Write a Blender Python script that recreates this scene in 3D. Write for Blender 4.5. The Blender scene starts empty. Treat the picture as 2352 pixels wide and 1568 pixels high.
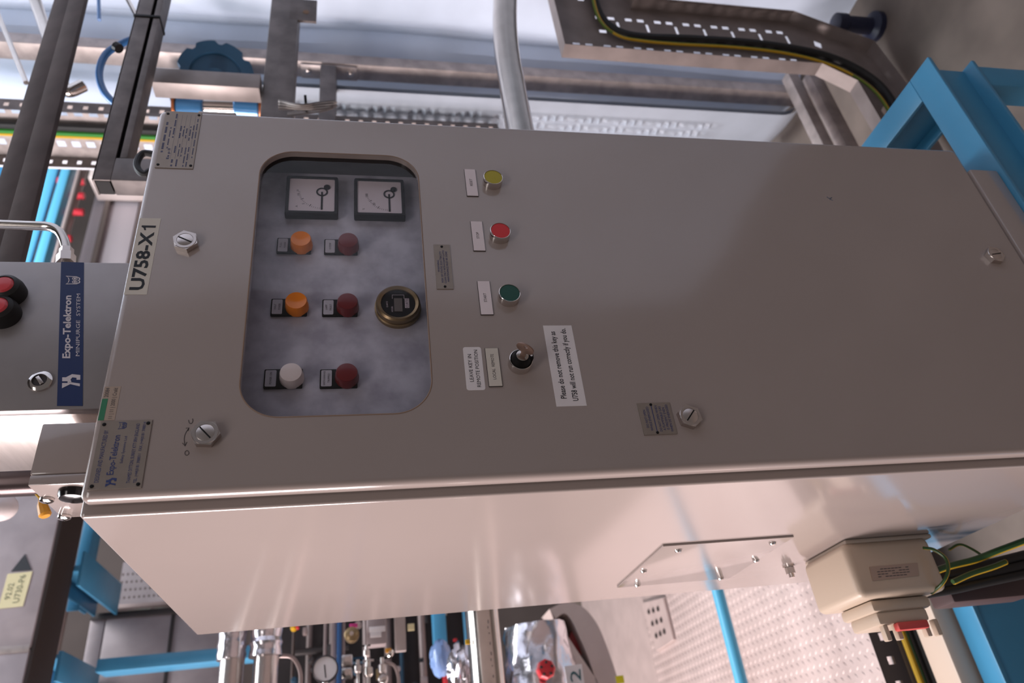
import bpy, bmesh, math, random
from mathutils import Vector, Matrix
random.seed(7)
scene = bpy.context.scene
COL = scene.collection

# ------------------------------------------------------------------ camera
# z up, door front in the plane y = 0, door bottom-left corner at the origin, metres
CAM = Vector((-0.30446595, -0.77532608, 1.07476251))
RIGHT = Vector((-0.11633635, -0.16328424, -0.97969593))
DOWN = Vector((-0.84293328, 0.53791676, 0.01044248))
FWD = Vector((0.52528976, 0.82703314, -0.20021699))
FPX = 1649.957
cd = bpy.data.cameras.new('camera')
cam = bpy.data.objects.new('camera', cd)
COL.objects.link(cam)
m = Matrix((RIGHT, -DOWN, -FWD)).transposed().to_4x4()
m.translation = CAM
cam.matrix_world = m
cd.sensor_width = 36.0
cd.lens = FPX / 2352 * 36.0
cd.clip_start = 0.02
cd.dof.use_dof = True
cd.dof.focus_distance = 0.92
cd.dof.aperture_fstop = 5.0
scene.camera = cam

# ------------------------------------------------------------------ light and exposure
scene.view_settings.view_transform = 'Standard'
scene.view_settings.look = 'None'
scene.view_settings.gamma = 1.0
scene.view_settings.use_curve_mapping = False
scene.view_settings.exposure = 0.0
world = bpy.data.worlds.new('hall_light')
scene.world = world
world.use_nodes = True
bg = world.node_tree.nodes['Background']
bg.inputs[0].default_value = (1.0, 0.90, 0.88, 1)
bg.inputs[1].default_value = 0.125


def area(name, loc, target, sx, sy, power, color):
    l = bpy.data.lights.new(name, 'AREA')
    l.shape = 'RECTANGLE'
    l.size, l.size_y, l.energy, l.color = sx, sy, power, color
    o = bpy.data.objects.new(name, l)
    COL.objects.link(o)
    o.location = loc
    o.rotation_euler = (Vector(target) - Vector(loc)).to_track_quat('-Z', 'Y').to_euler()
    return o


# tall windows of the hall on the left, a row of ceiling tubes above, daylight roof light over the far right
area('hall_window_light', (-4.4, 2.7, 2.6), (1.0, 0.8, 0.6), 3.2, 2.6, 620, (1.0, 0.885, 0.88))
area('ceiling_tube_light', (-1.2, -1.9, 3.4), (0.2, 0.1, 1.0), 2.4, 0.6, 24, (1.0, 0.92, 0.90))
area('roof_light', (0.7, 1.3, 4.4), (1.7, 0.5, 0.2), 2.0, 2.2, 140, (0.86, 0.93, 1.0))
area('far_fill_light', (2.6, 1.9, 5.6), (3.4, 4.0, 3.2), 2.4, 1.6, 260, (0.95, 0.97, 1.0))  # unseen fill lamp, added to brighten the far beams and ducts

# ------------------------------------------------------------------ materials


def lin(c):
    return tuple(((v / 255) / 12.92 if v / 255 <= 0.04045 else ((v / 255 + 0.055) / 1.055) ** 2.4) for v in c)


MATS = {}


def mat(name, rgb, rough=0.5, metal=0.0, var=0.0, vscale=8.0, bump=0.0, bscale=60.0, coat=0.0, rgb2=None, spec=0.5,
        emit=0.0, detail=3.0, stretch=None):
    if name in MATS:
        return MATS[name]
    mt = bpy.data.materials.new(name)
    mt.use_nodes = True
    nt = mt.node_tree
    b = nt.nodes['Principled BSDF']
    c = lin(rgb)
    b.inputs['Base Color'].default_value = (*c, 1)
    b.inputs['Roughness'].default_value = rough
    b.inputs['Metallic'].default_value = metal
    b.inputs['Specular IOR Level'].default_value = spec
    b.inputs['Coat Weight'].default_value = coat
    b.inputs['Coat Roughness'].default_value = 0.10
    if emit:
        b.inputs['Emission Color'].default_value = (*c, 1)
        b.inputs['Emission Strength'].default_value = emit
    tc = nt.nodes.new('ShaderNodeTexCoord')
    src = tc.outputs['Object']
    if stretch:
        mp = nt.nodes.new('ShaderNodeMapping')
        mp.inputs['Scale'].default_value = stretch
        nt.links.new(src, mp.inputs['Vector'])
        src = mp.outputs['Vector']
    if var:
        n = nt.nodes.new('ShaderNodeTexNoise')
        n.inputs['Scale'].default_value = vscale
        n.inputs['Detail'].default_value = detail
        nt.links.new(src, n.inputs['Vector'])
        r = nt.nodes.new('ShaderNodeValToRGB')
        c2 = lin(rgb2) if rgb2 else tuple(x * (1 - var) for x in c)
        r.color_ramp.elements[0].position = 0.35
        r.color_ramp.elements[1].position = 0.65
        r.color_ramp.elements[0].color = (*c2, 1)
        r.color_ramp.elements[1].color = (*(c if rgb2 else tuple(min(1, x * (1 + var * 0.5)) for x in c)), 1)
        nt.links.new(n.outputs['Fac'], r.inputs['Fac'])
        nt.links.new(r.outputs['Color'], b.inputs['Base Color'])
    if bump:
        n2 = nt.nodes.new('ShaderNodeTexNoise')
        n2.inputs['Scale'].default_value = bscale
        n2.inputs['Detail'].default_value = 2.0
        nt.links.new(src, n2.inputs['Vector'])
        bp = nt.nodes.new('ShaderNodeBump')
        bp.inputs['Strength'].default_value = bump
        bp.inputs['Distance'].default_value = 0.002
        nt.links.new(n2.outputs['Fac'], bp.inputs['Height'])
        nt.links.new(bp.outputs['Normal'], b.inputs['Normal'])
        if coat:
            nt.links.new(bp.outputs['Normal'], b.inputs['Coat Normal'])
    MATS[name] = mt
    return mt


def glass_mat(name, tint, refl=0.0):
    mt = bpy.data.materials.new(name)
    mt.use_nodes = True
    nt = mt.node_tree
    nt.nodes.remove(nt.nodes['Principled BSDF'])
    out = nt.nodes['Material Output']
    tr = nt.nodes.new('ShaderNodeBsdfTransparent')
    tr.inputs[0].default_value = (*tint, 1)
    gl = nt.nodes.new('ShaderNodeBsdfGlossy')
    gl.inputs['Roughness'].default_value = 0.03
    lw = nt.nodes.new('ShaderNodeLayerWeight')
    lw.inputs[0].default_value = 0.5
    pw = nt.nodes.new('ShaderNodeMath')
    pw.operation = 'POWER'
    pw.inputs[1].default_value = 5.0
    nt.links.new(lw.outputs['Facing'], pw.inputs[0])
    fr = nt.nodes.new('ShaderNodeMath')
    fr.operation = 'MULTIPLY_ADD'
    fr.inputs[1].default_value = 0.9
    fr.inputs[2].default_value = 0.035
    nt.links.new(pw.outputs[0], fr.inputs[0])
    mx = nt.nodes.new('ShaderNodeMixShader')
    nt.links.new(fr.outputs[0], mx.inputs[0])
    nt.links.new(tr.outputs[0], mx.inputs[1])
    nt.links.new(gl.outputs[0], mx.inputs[2])
    nt.links.new(mx.outputs[0], out.inputs[0])
    MATS[name] = mt
    return mt


PAINT = mat('cabinet_paint', (160, 147, 142), 0.16, bump=0.012, bscale=700, coat=0.6, var=0.03, vscale=3)
STEEL = mat('stainless_steel', (205, 198, 192), 0.16, 1.0, var=0.06, vscale=30)
BRUSHED = mat('brushed_steel', (190, 182, 178), 0.34, 1.0, var=0.08, vscale=14, stretch=(1, 1, 12))
CHROME = mat('chrome', (220, 214, 210), 0.10, 1.0)
NUT = mat('nickel', (205, 196, 192), 0.28, 1.0)
GALV = mat('galvanised_steel', (176, 164, 160), 0.42, 0.35, var=0.22, vscale=22)
GALVD = mat('weathered_galvanised', (112, 104, 102), 0.50, 0.55, var=0.28, vscale=18)
WHITE = mat('white_print', (222, 214, 214), 0.5)
CREAMP = mat('ivory_print', (205, 196, 184), 0.5)
BLACK = mat('black_plastic', (14, 12, 13), 0.5, spec=0.25)
INK = mat('black_ink', (18, 20, 26), 0.6)
BLUEINK = mat('blue_ink', (44, 58, 110), 0.6)
GREYINK = mat('grey_ink', (70, 66, 70), 0.6)
PLATE = mat('etched_plate', (150, 138, 128), 0.45, 0.5, var=0.06, vscale=40)
BLUEP = mat('blue_steel_paint', (66, 138, 176), 0.35, var=0.08, vscale=5, bump=0.05, bscale=300)
BLUED = mat('dark_blue_paint', (30, 80, 118), 0.4, var=0.1, vscale=6)
CLAD = mat('duct_cladding', (172, 160, 162), 0.5, 0.25, var=0.12, vscale=9, bump=0.1, bscale=30)
FOIL = mat('foil_cladding', (226, 220, 224), 0.20, 1.0, bump=0.9, bscale=28)
RED = mat('red_paint', (196, 44, 52), 0.4)
RUBBER = mat('black_rubber', (24, 22, 22), 0.55)
YELLOW = mat('cable_yellow', (206, 160, 22), 0.45)
GREEN = mat('cable_green', (44, 128, 40), 0.45)
DARKM = mat('dark_metal', (58, 52, 52), 0.5, 0.3)

# ------------------------------------------------------------------ mesh helpers


class MB:
    def __init__(s):
        s.v, s.f = [], []

    def add(s, vs, fs):
        k = len(s.v)
        s.v += [Vector(p) for p in vs]
        s.f += [[i + k for i in f] for f in fs]
        return s

    def bm(s, b):
        b.verts.index_update()
        return s.add([v.co.copy() for v in b.verts], [[v.index for v in f.verts] for f in b.faces])

    def box(s, x0, x1, y0, y1, z0, z1, bev=0.0, seg=2):
        return s.obox(((x0 + x1) / 2, (y0 + y1) / 2, (z0 + z1) / 2), (1, 0, 0), (0, 1, 0), (0, 0, 1),
                      abs(x1 - x0) / 2, abs(y1 - y0) / 2, abs(z1 - z0) / 2, bev, seg)

    def obox(s, c, ax, ay, az, hx, hy, hz, bev=0.0, seg=2):
        c, ax, ay, az = Vector(c), Vector(ax), Vector(ay), Vector(az)
        b = bmesh.new()
        bmesh.ops.create_cube(b, size=2)
        for v in b.verts:
            v.co = Vector((v.co.x * hx, v.co.y * hy, v.co.z * hz))
        if bev:
            bmesh.ops.bevel(b, geom=b.edges[:], offset=min(bev, hx * .9, hy * .9, hz * .9), segments=seg, affect='EDGES',
                            profile=0.5)
        for v in b.verts:
            v.co = c + ax * v.co.x + ay * v.co.y + az * v.co.z
        s.bm(b)
        b.free()
        return s

    def lathe(s, o, axis, prof, n=28, cap0=True, cap1=True):
        o, a = Vector(o), Vector(axis).normalized()
        t = a.orthogonal().normalized()
        w = a.cross(t)
        vs, fs = [], []
        for r, h in prof:
            for i in range(n):
                q = 2 * math.pi * i / n
                vs.append(o + a * h + (t * math.cos(q) + w * math.sin(q)) * r)
        for k in range(len(prof) - 1):
            for i in range(n):
                j = (i + 1) % n
                fs.append([k * n + i, k * n + j, (k + 1) * n + j, (k + 1) * n + i])
        if cap0:
            fs.append(list(range(n))[::-1])
        if cap1:
            fs.append([(len(prof) - 1) * n + i for i in range(n)])
        return s.add(vs, fs)

    def cyl(s, p0, p1, r, n=20, r1=None):
        p0, p1 = Vector(p0), Vector(p1)
        return s.lathe(p0, p1 - p0, [(r, 0), (r if r1 is None else r1, (p1 - p0).length)], n)

    def tube(s, pts, r, n=12):
        pts = [Vector(p) for p in pts]
        vs, fs = [], []
        t0 = (pts[1] - pts[0]).normalized()
        u = t0.orthogonal().normalized()
        for k, p in enumerate(pts):
            a = pts[max(k - 1, 0)]
            b = pts[min(k + 1, len(pts) - 1)]
            t = (b - a).normalized()
            u = (u - t * u.dot(t)).normalized()
            w = t.cross(u)
            rr = r[k] if isinstance(r, (list, tuple)) else r
            for i in range(n):
                q = 2 * math.pi * i / n
                vs.append(p + (u * math.cos(q) + w * math.sin(q)) * rr)
        for k in range(len(pts) - 1):
            for i in range(n):
                j = (i + 1) % n
                fs.append([k * n + i, k * n + j, (k + 1) * n + j, (k + 1) * n + i])
        fs.append(list(range(n))[::-1])
        fs.append([(len(pts) - 1) * n + i for i in range(n)])
        return s.add(vs, fs)

    def prism(s, poly, o, ex, ey, ez, d):
        """polygon in the frame o + a*ex + b*ey, thickened by d along ez"""
        o, ex, ey, ez = Vector(o), Vector(ex), Vector(ey), Vector(ez)
        n = len(poly)
        vs = [o + ex * a + ey * b for a, b in poly] + [o + ex * a + ey * b + ez * d for a, b in poly]
        fs = [list(range(n))[::-1], [n + i for i in range(n)]]
        fs += [[i, (i + 1) % n, n + (i + 1) % n, n + i] for i in range(n)]
        return s.add(vs, fs)

    def loops(s, ls, cap0=False, cap1=False):
        n = len(ls[0])
        vs = [p for l in ls for p in l]
        fs = []
        for k in range(len(ls) - 1):
            for i in range(n):
                j = (i + 1) % n
                fs.append([k * n + i, k * n + j, (k + 1) * n + j, (k + 1) * n + i])
        if cap0:
            fs.append(list(range(n))[::-1])
        if cap1:
            fs.append([(len(ls) - 1) * n + i for i in range(n)])
        return s.add(vs, fs)

    def sphere(s, c, r, seg=20, rings=12, sc=(1, 1, 1)):
        b = bmesh.new()
        bmesh.ops.create_uvsphere(b, u_segments=seg, v_segments=rings, radius=r)
        for v in b.verts:
            v.co = Vector((v.co.x * sc[0], v.co.y * sc[1], v.co.z * sc[2])) + Vector(c)
        s.bm(b)
        b.free()
        return s


ORG = {}


def build(name, mb, material, parent=None, label=None, cat=None, group=None, kind=None, flat=False, origin=None):
    root = parent
    while root is not None and root.parent is not None:
        root = root.parent
    if parent is None:
        if origin is None:
            lo = [min(v[i] for v in mb.v) for i in range(3)]
            hi = [max(v[i] for v in mb.v) for i in range(3)]
            origin = Vector(((lo[0] + hi[0]) / 2, (lo[1] + hi[1]) / 2, lo[2]))
        org = Vector(origin)
    else:
        org = ORG[root.name]
    me = bpy.data.meshes.new(name)
    me.from_pydata([tuple(v - org) for v in mb.v], [], mb.f)
    b = bmesh.new()
    b.from_mesh(me)
    bmesh.ops.recalc_face_normals(b, faces=b.faces[:])
    b.to_mesh(me)
    b.free()
    if not flat:
        for p in me.polygons:
            p.use_smooth = True
        me.set_sharp_from_angle(angle=math.radians(32))
    me.materials.append(material)
    o = bpy.data.objects.new(name, me)
    COL.objects.link(o)
    if parent is None:
        o.location = org
        ORG[o.name] = org
    else:
        o.parent = parent
    tag(o, label, cat, group, kind)
    return o


def tag(o, label=None, cat=None, group=None, kind=None):
    if label:
        o['label'] = label
    if cat:
        o['category'] = cat
    if group:
        o['group'] = group
    if kind or cat:
        o['kind'] = kind or 'thing'


def thing(name, loc, label, cat, group=None, kind=None):
    o = bpy.data.objects.new(name, None)
    o.empty_display_size = 0.05
    COL.objects.link(o)
    o.location = loc
    ORG[o.name] = Vector(loc)
    tag(o, label, cat, group, kind)
    return o


def at(u, v, axis, val):
    """the point of the plane (axis = val) seen at photo pixel u, v"""
    d = RIGHT * ((u - 1176) / FPX) + DOWN * ((v - 784) / FPX) + FWD
    return CAM + d * ((val - CAM[axis]) / d[axis])


def atd(u, v, depth):
    return CAM + (RIGHT * ((u - 1176) / FPX) + DOWN * ((v - 784) / FPX) + FWD) * depth


def smooth_path(pts, rad, n=6):
    """polyline with rounded corners"""
    pts = [Vector(p) for p in pts]
    out = [pts[0]]
    for a, b, c in zip(pts, pts[1:], pts[2:]):
        d0, d1 = (a - b), (c - b)
        r = min(rad, d0.length * .49, d1.length * .49)
        p, q = b + d0.normalized() * r, b + d1.normalized() * r
        for i in range(n + 1):
            t = i / n
            out.append(p * (1 - t) ** 2 + b * 2 * t * (1 - t) + q * t * t)
    out.append(pts[-1])
    return out


def spline(pts, n=8):
    pts = [Vector(p) for p in pts]
    P = [pts[0] * 2 - pts[1]] + pts + [pts[-1] * 2 - pts[-2]]
    out = []
    for i in range(1, len(P) - 2):
        a, b, c, d = P[i - 1:i + 3]
        for k in range(n):
            t = k / n
            out.append(0.5 * ((2 * b) + (c - a) * t + (2 * a - 5 * b + 4 * c - d) * t * t + (3 * b - a - 3 * c + d) * t ** 3))
    out.append(pts[-1])
    return out


def rrect(x0, x1, z0, z1, r, n=6):
    out = []
    for cx, cz, a0 in ((x1 - r, z1 - r, 0), (x0 + r, z1 - r, 90), (x0 + r, z0 + r, 180), (x1 - r, z0 + r, 270)):
        for i in range(n + 1):
            q = math.radians(a0 + 90 * i / n)
            out.append((cx + r * math.cos(q), cz + r * math.sin(q)))
    return out


_txt = {}


def text_geo(s, bold):
    key = (s, bold)
    if key not in _txt:
        c = bpy.data.curves.new('lettering', 'FONT')
        c.body = s
        c.resolution_u = 2
        c.offset = bold
        c.fill_mode = 'FRONT'
        o = bpy.data.objects.new('lettering', c)
        COL.objects.link(o)
        dg = bpy.context.evaluated_depsgraph_get()
        me = bpy.data.meshes.new_from_object(o.evaluated_get(dg))
        vs = [(v.co.x, v.co.y) for v in me.vertices]
        fs = [list(p.vertices) for p in me.polygons]
        bpy.data.objects.remove(o)
        bpy.data.curves.remove(c)
        bpy.data.meshes.remove(me)
        xs, ys = [a for a, b in vs], [b for a, b in vs]
        _txt[key] = (vs, fs, min(xs), max(xs), min(ys), max(ys))
    return _txt[key]


def put_text(mb, s, o, ex, ey, w, h, bold=0.0):
    """one line of print; its ink fills the w x h rectangle whose lower-left corner is o"""
    vs, fs, x0, x1, y0, y1 = text_geo(s, bold)
    o, ex, ey = Vector(o), Vector(ex), Vector(ey)
    mb.add([o + ex * ((a - x0) / (x1 - x0) * w) + ey * ((b - y0) / (y1 - y0) * h) for a, b in vs], fs)


X, Y, Z = Vector((1, 0, 0)), Vector((0, 1, 0)), Vector((0, 0, 1))

# ------------------------------------------------------------------ the setting
FLOOR_Z = -0.65
CONC = mat('concrete', (118, 106, 98), 0.75, var=0.25, vscale=5, bump=0.3, bscale=40)
WALLD = mat('hall_wall', (74, 66, 64), 0.8, var=0.2, vscale=2)
mb = MB().box(-6, 10, -3, 7, FLOOR_Z - 0.1, FLOOR_Z)
build('floor', mb, CONC, kind='structure')
mb = MB().box(-6, 10, 5.6, 5.7, FLOOR_Z, 6.0)
build('wall_back', mb, WALLD, kind='structure')
mb = MB().box(-6, 10, -3, 7, 6.2, 6.3)
build('ceiling', mb, mat('hall_ceiling', (62, 58, 58), 0.8), kind='structure')

# ------------------------------------------------------------------ control cabinet
W, H, DEP = 0.6, 1.368, 0.635
BX0, BX1, BY, BZ1 = -0.0115, 0.6115, 0.0208, 1.371
cab = thing('control_cabinet', (0.3, 0.32, 0), 'tall grey painted control cabinet with window, lamps and push buttons', 'cabinet')


def ring(inset, y, r, x0=0.0, x1=W, z0=0.0, z1=H, n=5):
    return [Vector((a, y, b)) for a, b in rrect(x0 + inset, x1 - inset, z0 + inset, z1 - inset, max(r, 0.0005), n)]


# body: open-fronted shell with a folded flange behind the door
kw = dict(x0=BX0, x1=BX1, z0=0.0, z1=BZ1)
ls = [ring(0.032, BY + 0.05, 0.003, **kw), ring(0.032, BY, 0.003, **kw)]
r = 0.004
for i in range(5):
    q = math.radians(90 * i / 4)
    ls.append(ring(r * (1 - math.sin(q)), BY + r * (1 - math.cos(q)), 0.004, **kw))
ls.append(ring(0, DEP, 0.004, **kw))
build('body', MB().loops(ls, cap1=True), PAINT, cab)

# door: rounded edges, window opening cut through
WX0, WX1, WZ0, WZ1, WR = 0.089, 0.521, 0.9955, 1.2185, 0.046
r = 0.009
ls = []
for i in range(7):
    q = math.radians(90 * i / 6)
    ls.append(ring(r * (1 - math.sin(q)), r * (1 - math.cos(q)), 0.008))
ls.append(ring(0, 0.0165, 0.008))
ls.append(ring(0.015, 0.0165, 0.004))
hole = [Vector((a, 0, b)) for a, b in rrect(WX0, WX1, WZ0, WZ1, WR, 12)]
hole2 = [v + Y * 0.0085 for v in hole]
b = bmesh.new()
for loop in (ls[0], hole):
    vv = [b.verts.new(p) for p in loop]
    for i in range(len(vv)):
        b.edges.new((vv[i], vv[(i + 1) % len(vv)]))
bmesh.ops.triangle_fill(b, use_beauty=True, edges=b.edges[:], normal=(0, -1, 0))
mb = MB().bm(b)
b.free()
mb.loops(ls)
mb.loops([hole, hole2])
bm_ = bmesh.new()
door = build('door', mb, PAINT, cab)
# weld the front to its rounded rim so that shading runs over it smoothly
bm_.from_mesh(door.data)
bmesh.ops.remove_doubles(bm_, verts=bm_.verts[:], dist=1e-6)
bmesh.ops.recalc_face_normals(bm_, faces=bm_.faces[:])
bm_.to_mesh(door.data)
bm_.free()
for p in door.data.polygons:
    p.use_smooth = True
door.data.set_sharp_from_angle(angle=math.radians(20))
# recess behind the window and the instrument plate
RECESS = mat('recess_grey', (58, 55, 56), 0.6)
PY = 0.050
rc = [Vector((a, 0.0090, c)) for a, c in rrect(WX0 - 0.008, WX1 + 0.008, WZ0 - 0.008, WZ1 + 0.008, 0.012, 3)]
build('window_recess', MB().loops([rc, [v + Y * (PY - 0.0090) for v in rc]]), RECESS, cab)
MOTTLE = mat('mottled_plate', (196, 194, 206), 0.38, 0.0, var=0.30, vscale=26, rgb2=(160, 157, 170), detail=6)
build('instrument_plate', MB().box(WX0 - 0.01, WX1 + 0.01, PY, PY + 0.003, WZ0 - 0.01, WZ1 + 0.01), MOTTLE, cab)
glass_mat('window_glass', (0.93, 0.92, 0.93))
gl = [Vector((a, 0.0080, c)) for a, c in rrect(WX0 - 0.004, WX1 + 0.004, WZ0 - 0.004, WZ1 + 0.004, WR, 8)]
mbg = MB().add(gl, [list(range(len(gl)))])
build('window_pane', mbg, MATS['window_glass'], cab, label='clear window pane')
GASK = mat('gasket', (142, 116, 98), 0.6)
gk = [[Vector((a, yy, c)) for a, c in rrect(WX0 - e, WX1 + e, WZ0 - e, WZ1 + e, WR + e, 12)]
      for e, yy in ((0.0002, -0.0002), (0.0010, -0.0006), (0.0018, -0.0002))]
build('window_gasket', MB().loops(gk), GASK, cab)

# moving-iron meters
FACE = mat('meter_face', (214, 202, 208), 0.4)
for (x0, z0, marks) in ((0.4350, 1.1120, (('A', .12, .80, .05, .05), ('5', .21, .66, .03, .05), ('10', .47, .78, .07, .045), ('20', .60, .80, .06, .04))),
                        (0.4345, 1.0135, (('50', .25, .60, .07, .055), ('100', .50, .77, .10, .055), ('%', .10, .84, .04, .05)))):
    s = 0.0755
    y0 = 0.0360
    mt = build('panel_meter', MB().box(x0, x0 + s, y0 + 0.003, PY, z0, z0 + s, 0.002), BLACK, cab)
    fr = [[Vector((a, yy, c)) for a, c in rrect(x0 + e, x0 + s - e, z0 + e, z0 + s - e, 0.002, 3)]
          for e, yy in ((0, y0 + 0.004), (0.001, y0), (0.0050, y0), (0.0055, y0 + 0.003))]
    build('bezel', MB().loops(fr), BLACK, mt)
    f0, fs = 0.0052, s - 0.0104
    build('dial', MB().box(x0 + f0, x0 + s - f0, y0 + 0.0016, y0 + 0.0028, z0 + f0, z0 + s - f0), FACE, mt)
    yy = y0 + 0.0014
    px, pz = x0 + f0 + fs * 0.60, z0 + f0 + fs * 0.28
    nd = MB().box(x0 + f0 + fs * 0.06, px, yy - 0.0006, yy, pz - 0.0013, pz + 0.0013)
    build('needle', nd, BLACK, mt)
    build('pivot_ring', MB().lathe((px, yy, pz), -Y, [(0.0085, 0), (0.0085, 0.0006), (0.0062, 0.0006), (0.0062, 0)], 24, False, False), BLACK, mt)
    build('zero_adjuster', MB().lathe((px + 0.0095, yy, pz - 0.0070), -Y, [(0.0048, 0), (0.0046, 0.0016), (0.003, 0.002)], 20), BLACK, mt)
    ink = MB()
    for t, fx, fz, w, h in marks:
        put_text(ink, t, (x0 + f0 + fs * fx, yy, z0 + f0 + fs * fz), X, Z, fs * w, fs * h)
    build('numerals', ink, INK, mt, flat=True)
    ink = MB()
    for k in range(18):
        q = math.radians(180 - k * 5.2)
        d = Vector((math.cos(q), 0, math.sin(q)))
        c = Vector((px, yy, pz))
        big = k % 6 == 0
        ink.obox(c + d * (fs * 0.50 if not big else fs * .485), d, Y, d.cross(Y), fs * (.02 if not big else .035), 0.0001, 0.00015 if not big else .0004)
    build('tick_marks', ink, INK, mt, flat=True, kind='stuff')

# pilot lamps with legend plates
LENS = {
    'amber': mat('amber_lens', (240, 132, 12), 0.22),
    'red': mat('dark_red_lens', (112, 24, 28), 0.25),
    'white': mat('white_lens', (232, 218, 214), 0.3, coat=0.3),
}
lamps = ((0.3770, 1.1620, 'amber', ('FULL', 'POWER')), (0.3760, 1.0970, 'red', ('O/TEMP',)),
         (0.2700, 1.1640, 'amber', ('HALF', 'POWER')), (0.2690, 1.0975, 'red', ('LAMP', 'FAULT')),
         (0.1600, 1.1660, 'white', ('POWER  ON',)), (0.1585, 1.0980, 'red', ('EARTH LEAKAGE', 'TRIPPED')))
LEG = mat('legend_plate', (182, 178, 186), 0.5)
for lx, lz, colr, words in lamps:
    dx = 0.006
    lp = build('pilot_lamp', MB().box(lx + dx - 0.0140, lx + dx + 0.0140, PY - 0.004, PY, lz - 0.0130, lz + 0.0340, 0.0015), BLACK, cab,
               label={'amber': 'amber pilot lamp', 'red': 'dark red pilot lamp', 'white': 'white pilot lamp'}[colr])
    prof = [(0.0150, 0.002), (0.0152, 0.006), (0.0148, 0.008), (0.0140, 0.0165), (0.0130, 0.0190), (0.0085, 0.0198), (0.002, 0.0200)]
    if colr == 'amber':
        prof = [(0.0152, 0.002), (0.0155, 0.006), (0.0148, 0.008), (0.0143, 0.0170), (0.0133, 0.0192), (0.0120, 0.0188), (0.0030, 0.0160)]
    build('lens', MB().lathe((lx + dx, PY, lz), -Y, prof, 32), LENS[colr], lp)
    lg = [(a, c) for a, c in rrect(lx + dx - 0.0118, lx + dx + 0.0118, lz + 0.0190, lz + 0.0322, 0.0015, 3)]
    build('legend', MB().prism(lg, (0, PY - 0.004, 0), X, Z, -Y, 0.0006), LEG, lp)
    ink = MB()
    n = len(words)
    for k, wd in enumerate(words):
        ww = min(0.0205, 0.00175 * len(wd) + 0.0015)
        zt = lz + 0.0190 + 0.0132 * ((n - k - 0.5) / n * (0.86 if n > 1 else 1) + (0.07 if n > 1 else 0)) - 0.0013
        put_text(ink, wd, (lx + dx - ww / 2, PY - 0.0048, zt), X, Z, ww, 0.0026)
    build('lettering', ink, GREYINK, lp, flat=True)

# hour meter
BRASS = mat('brass_bezel', (150, 128, 96), 0.32, 0.8)
hx, hz = 0.2735, 1.0300
hm = build('hour_meter', MB().lathe((hx, PY, hz), -Y, [(0.0315, 0), (0.0318, 0.006), (0.0300, 0.007), (0.0300, 0.009), (0.0305, 0.010), (0.0300, 0.016), (0.0275, 0.0185), (0.0235, 0.0165), (0.0230, 0.014)], 40, True, False), BRASS, cab)
build('dial', MB().lathe((hx, PY - 0.0140, hz), -Y, [(0.0236, 0), (0.0236, 0.0005)], 36), BLACK, hm)
build('counter_window', MB().box(hx - 0.0130, hx + 0.0090, PY - 0.0152, PY - 0.0146, hz - 0.0055, hz + 0.0055), mat('counter_grey', (96, 88, 84), 0.4), hm)
ink = MB()
put_text(ink, 'QUARTZ', (hx - 0.006, PY - 0.0150, hz + 0.0135), X, Z, 0.010, 0.0026)
put_text(ink, 'HOURS', (hx - 0.0135, PY - 0.0150, hz + 0.0070), X, Z, 0.009, 0.0026)
ink.box(hx - 0.007, hx + 0.009, PY - 0.0148, PY - 0.0146, hz - 0.0150, hz - 0.0090)
for (a0, a1, c0, c1) in ((0.0085, 0.0150, 0.0075, 0.0080), (0.0085, 0.0150, -0.0085, -0.0080), (0.0146, 0.0151, -0.0085, 0.0080)):
    ink.box(hx + a0, hx + a1, PY - 0.0149, PY - 0.0147, hz + c0, hz + c1)
build('scale_print', ink, mat('pale_print', (190, 176, 182), 0.5), hm, flat=True)
ink = MB()
put_text(ink, 'CURTIS', (hx - 0.0062, PY - 0.0150, hz - 0.0138), X, Z, 0.0144, 0.0036)
build('lettering', ink, INK, hm, flat=True)

# push buttons
btns = ((0.4725, 0.8840, 'yellow'), (0.3672, 0.8845, 'red'), (0.2575, 0.8840, 'green'))
BC = {'yellow': mat('yellow_button', (170, 156, 26), 0.5), 'red': mat('red_button', (206, 40, 44), 0.5),
      'green': mat('green_button', (18, 74, 62), 0.5)}
for bx_, bz_, c in btns:
    pb = build('push_button', MB().lathe((bx_, 0, bz_), -Y, [(0.0149, 0), (0.0149, 0.0112), (0.0147, 0.0124), (0.0142, 0.0128), (0.0137, 0.0126), (0.0136, 0.0100)], 48, False, False), CHROME, cab,
               label=c + ' push button in chrome bezel')
    build('button_cap', MB().lathe((bx_, 0, bz_), -Y, [(0.0136, 0.006), (0.0136, 0.0117), (0.0133, 0.0121), (0.006, 0.0122), (0.001, 0.0122)], 48, False, True), BC[c], pb)

# key switch
kx, kz = 0.1530, 0.8815
ks = build('key_switch', MB().lathe((kx, 0, kz), -Y, [(0.0152, 0), (0.0152, 0.0110), (0.0149, 0.0128), (0.0142, 0.0132), (0.0134, 0.0126), (0.0133, 0.008)], 48, False, False), CHROME, cab)
build('switch_rotor', MB().lathe((kx, 0, kz), -Y, [(0.0132, 0.006), (0.0132, 0.0125), (0.0122, 0.0165), (0.0098, 0.0210), (0.0080, 0.0215)], 40, False, True).obox((kx + 0.001, -0.0165, kz - 0.0110), X, Y, Z, 0.0042, 0.0040, 0.0038, 0.001), BLACK, ks)
build('lock_barrel', MB().lathe((kx, 0, kz), -Y, [(0.0078, 0.020), (0.0078, 0.0225), (0.0070, 0.0228), (0.001, 0.0228)], 32, False, True), STEEL, ks)
build('pointer_dot', MB().lathe((kx + 0.001, -0.0204, kz - 0.0120), -Y, [(0.0015, 0), (0.0015, 0.0004)], 16), WHITE, ks)
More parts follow.
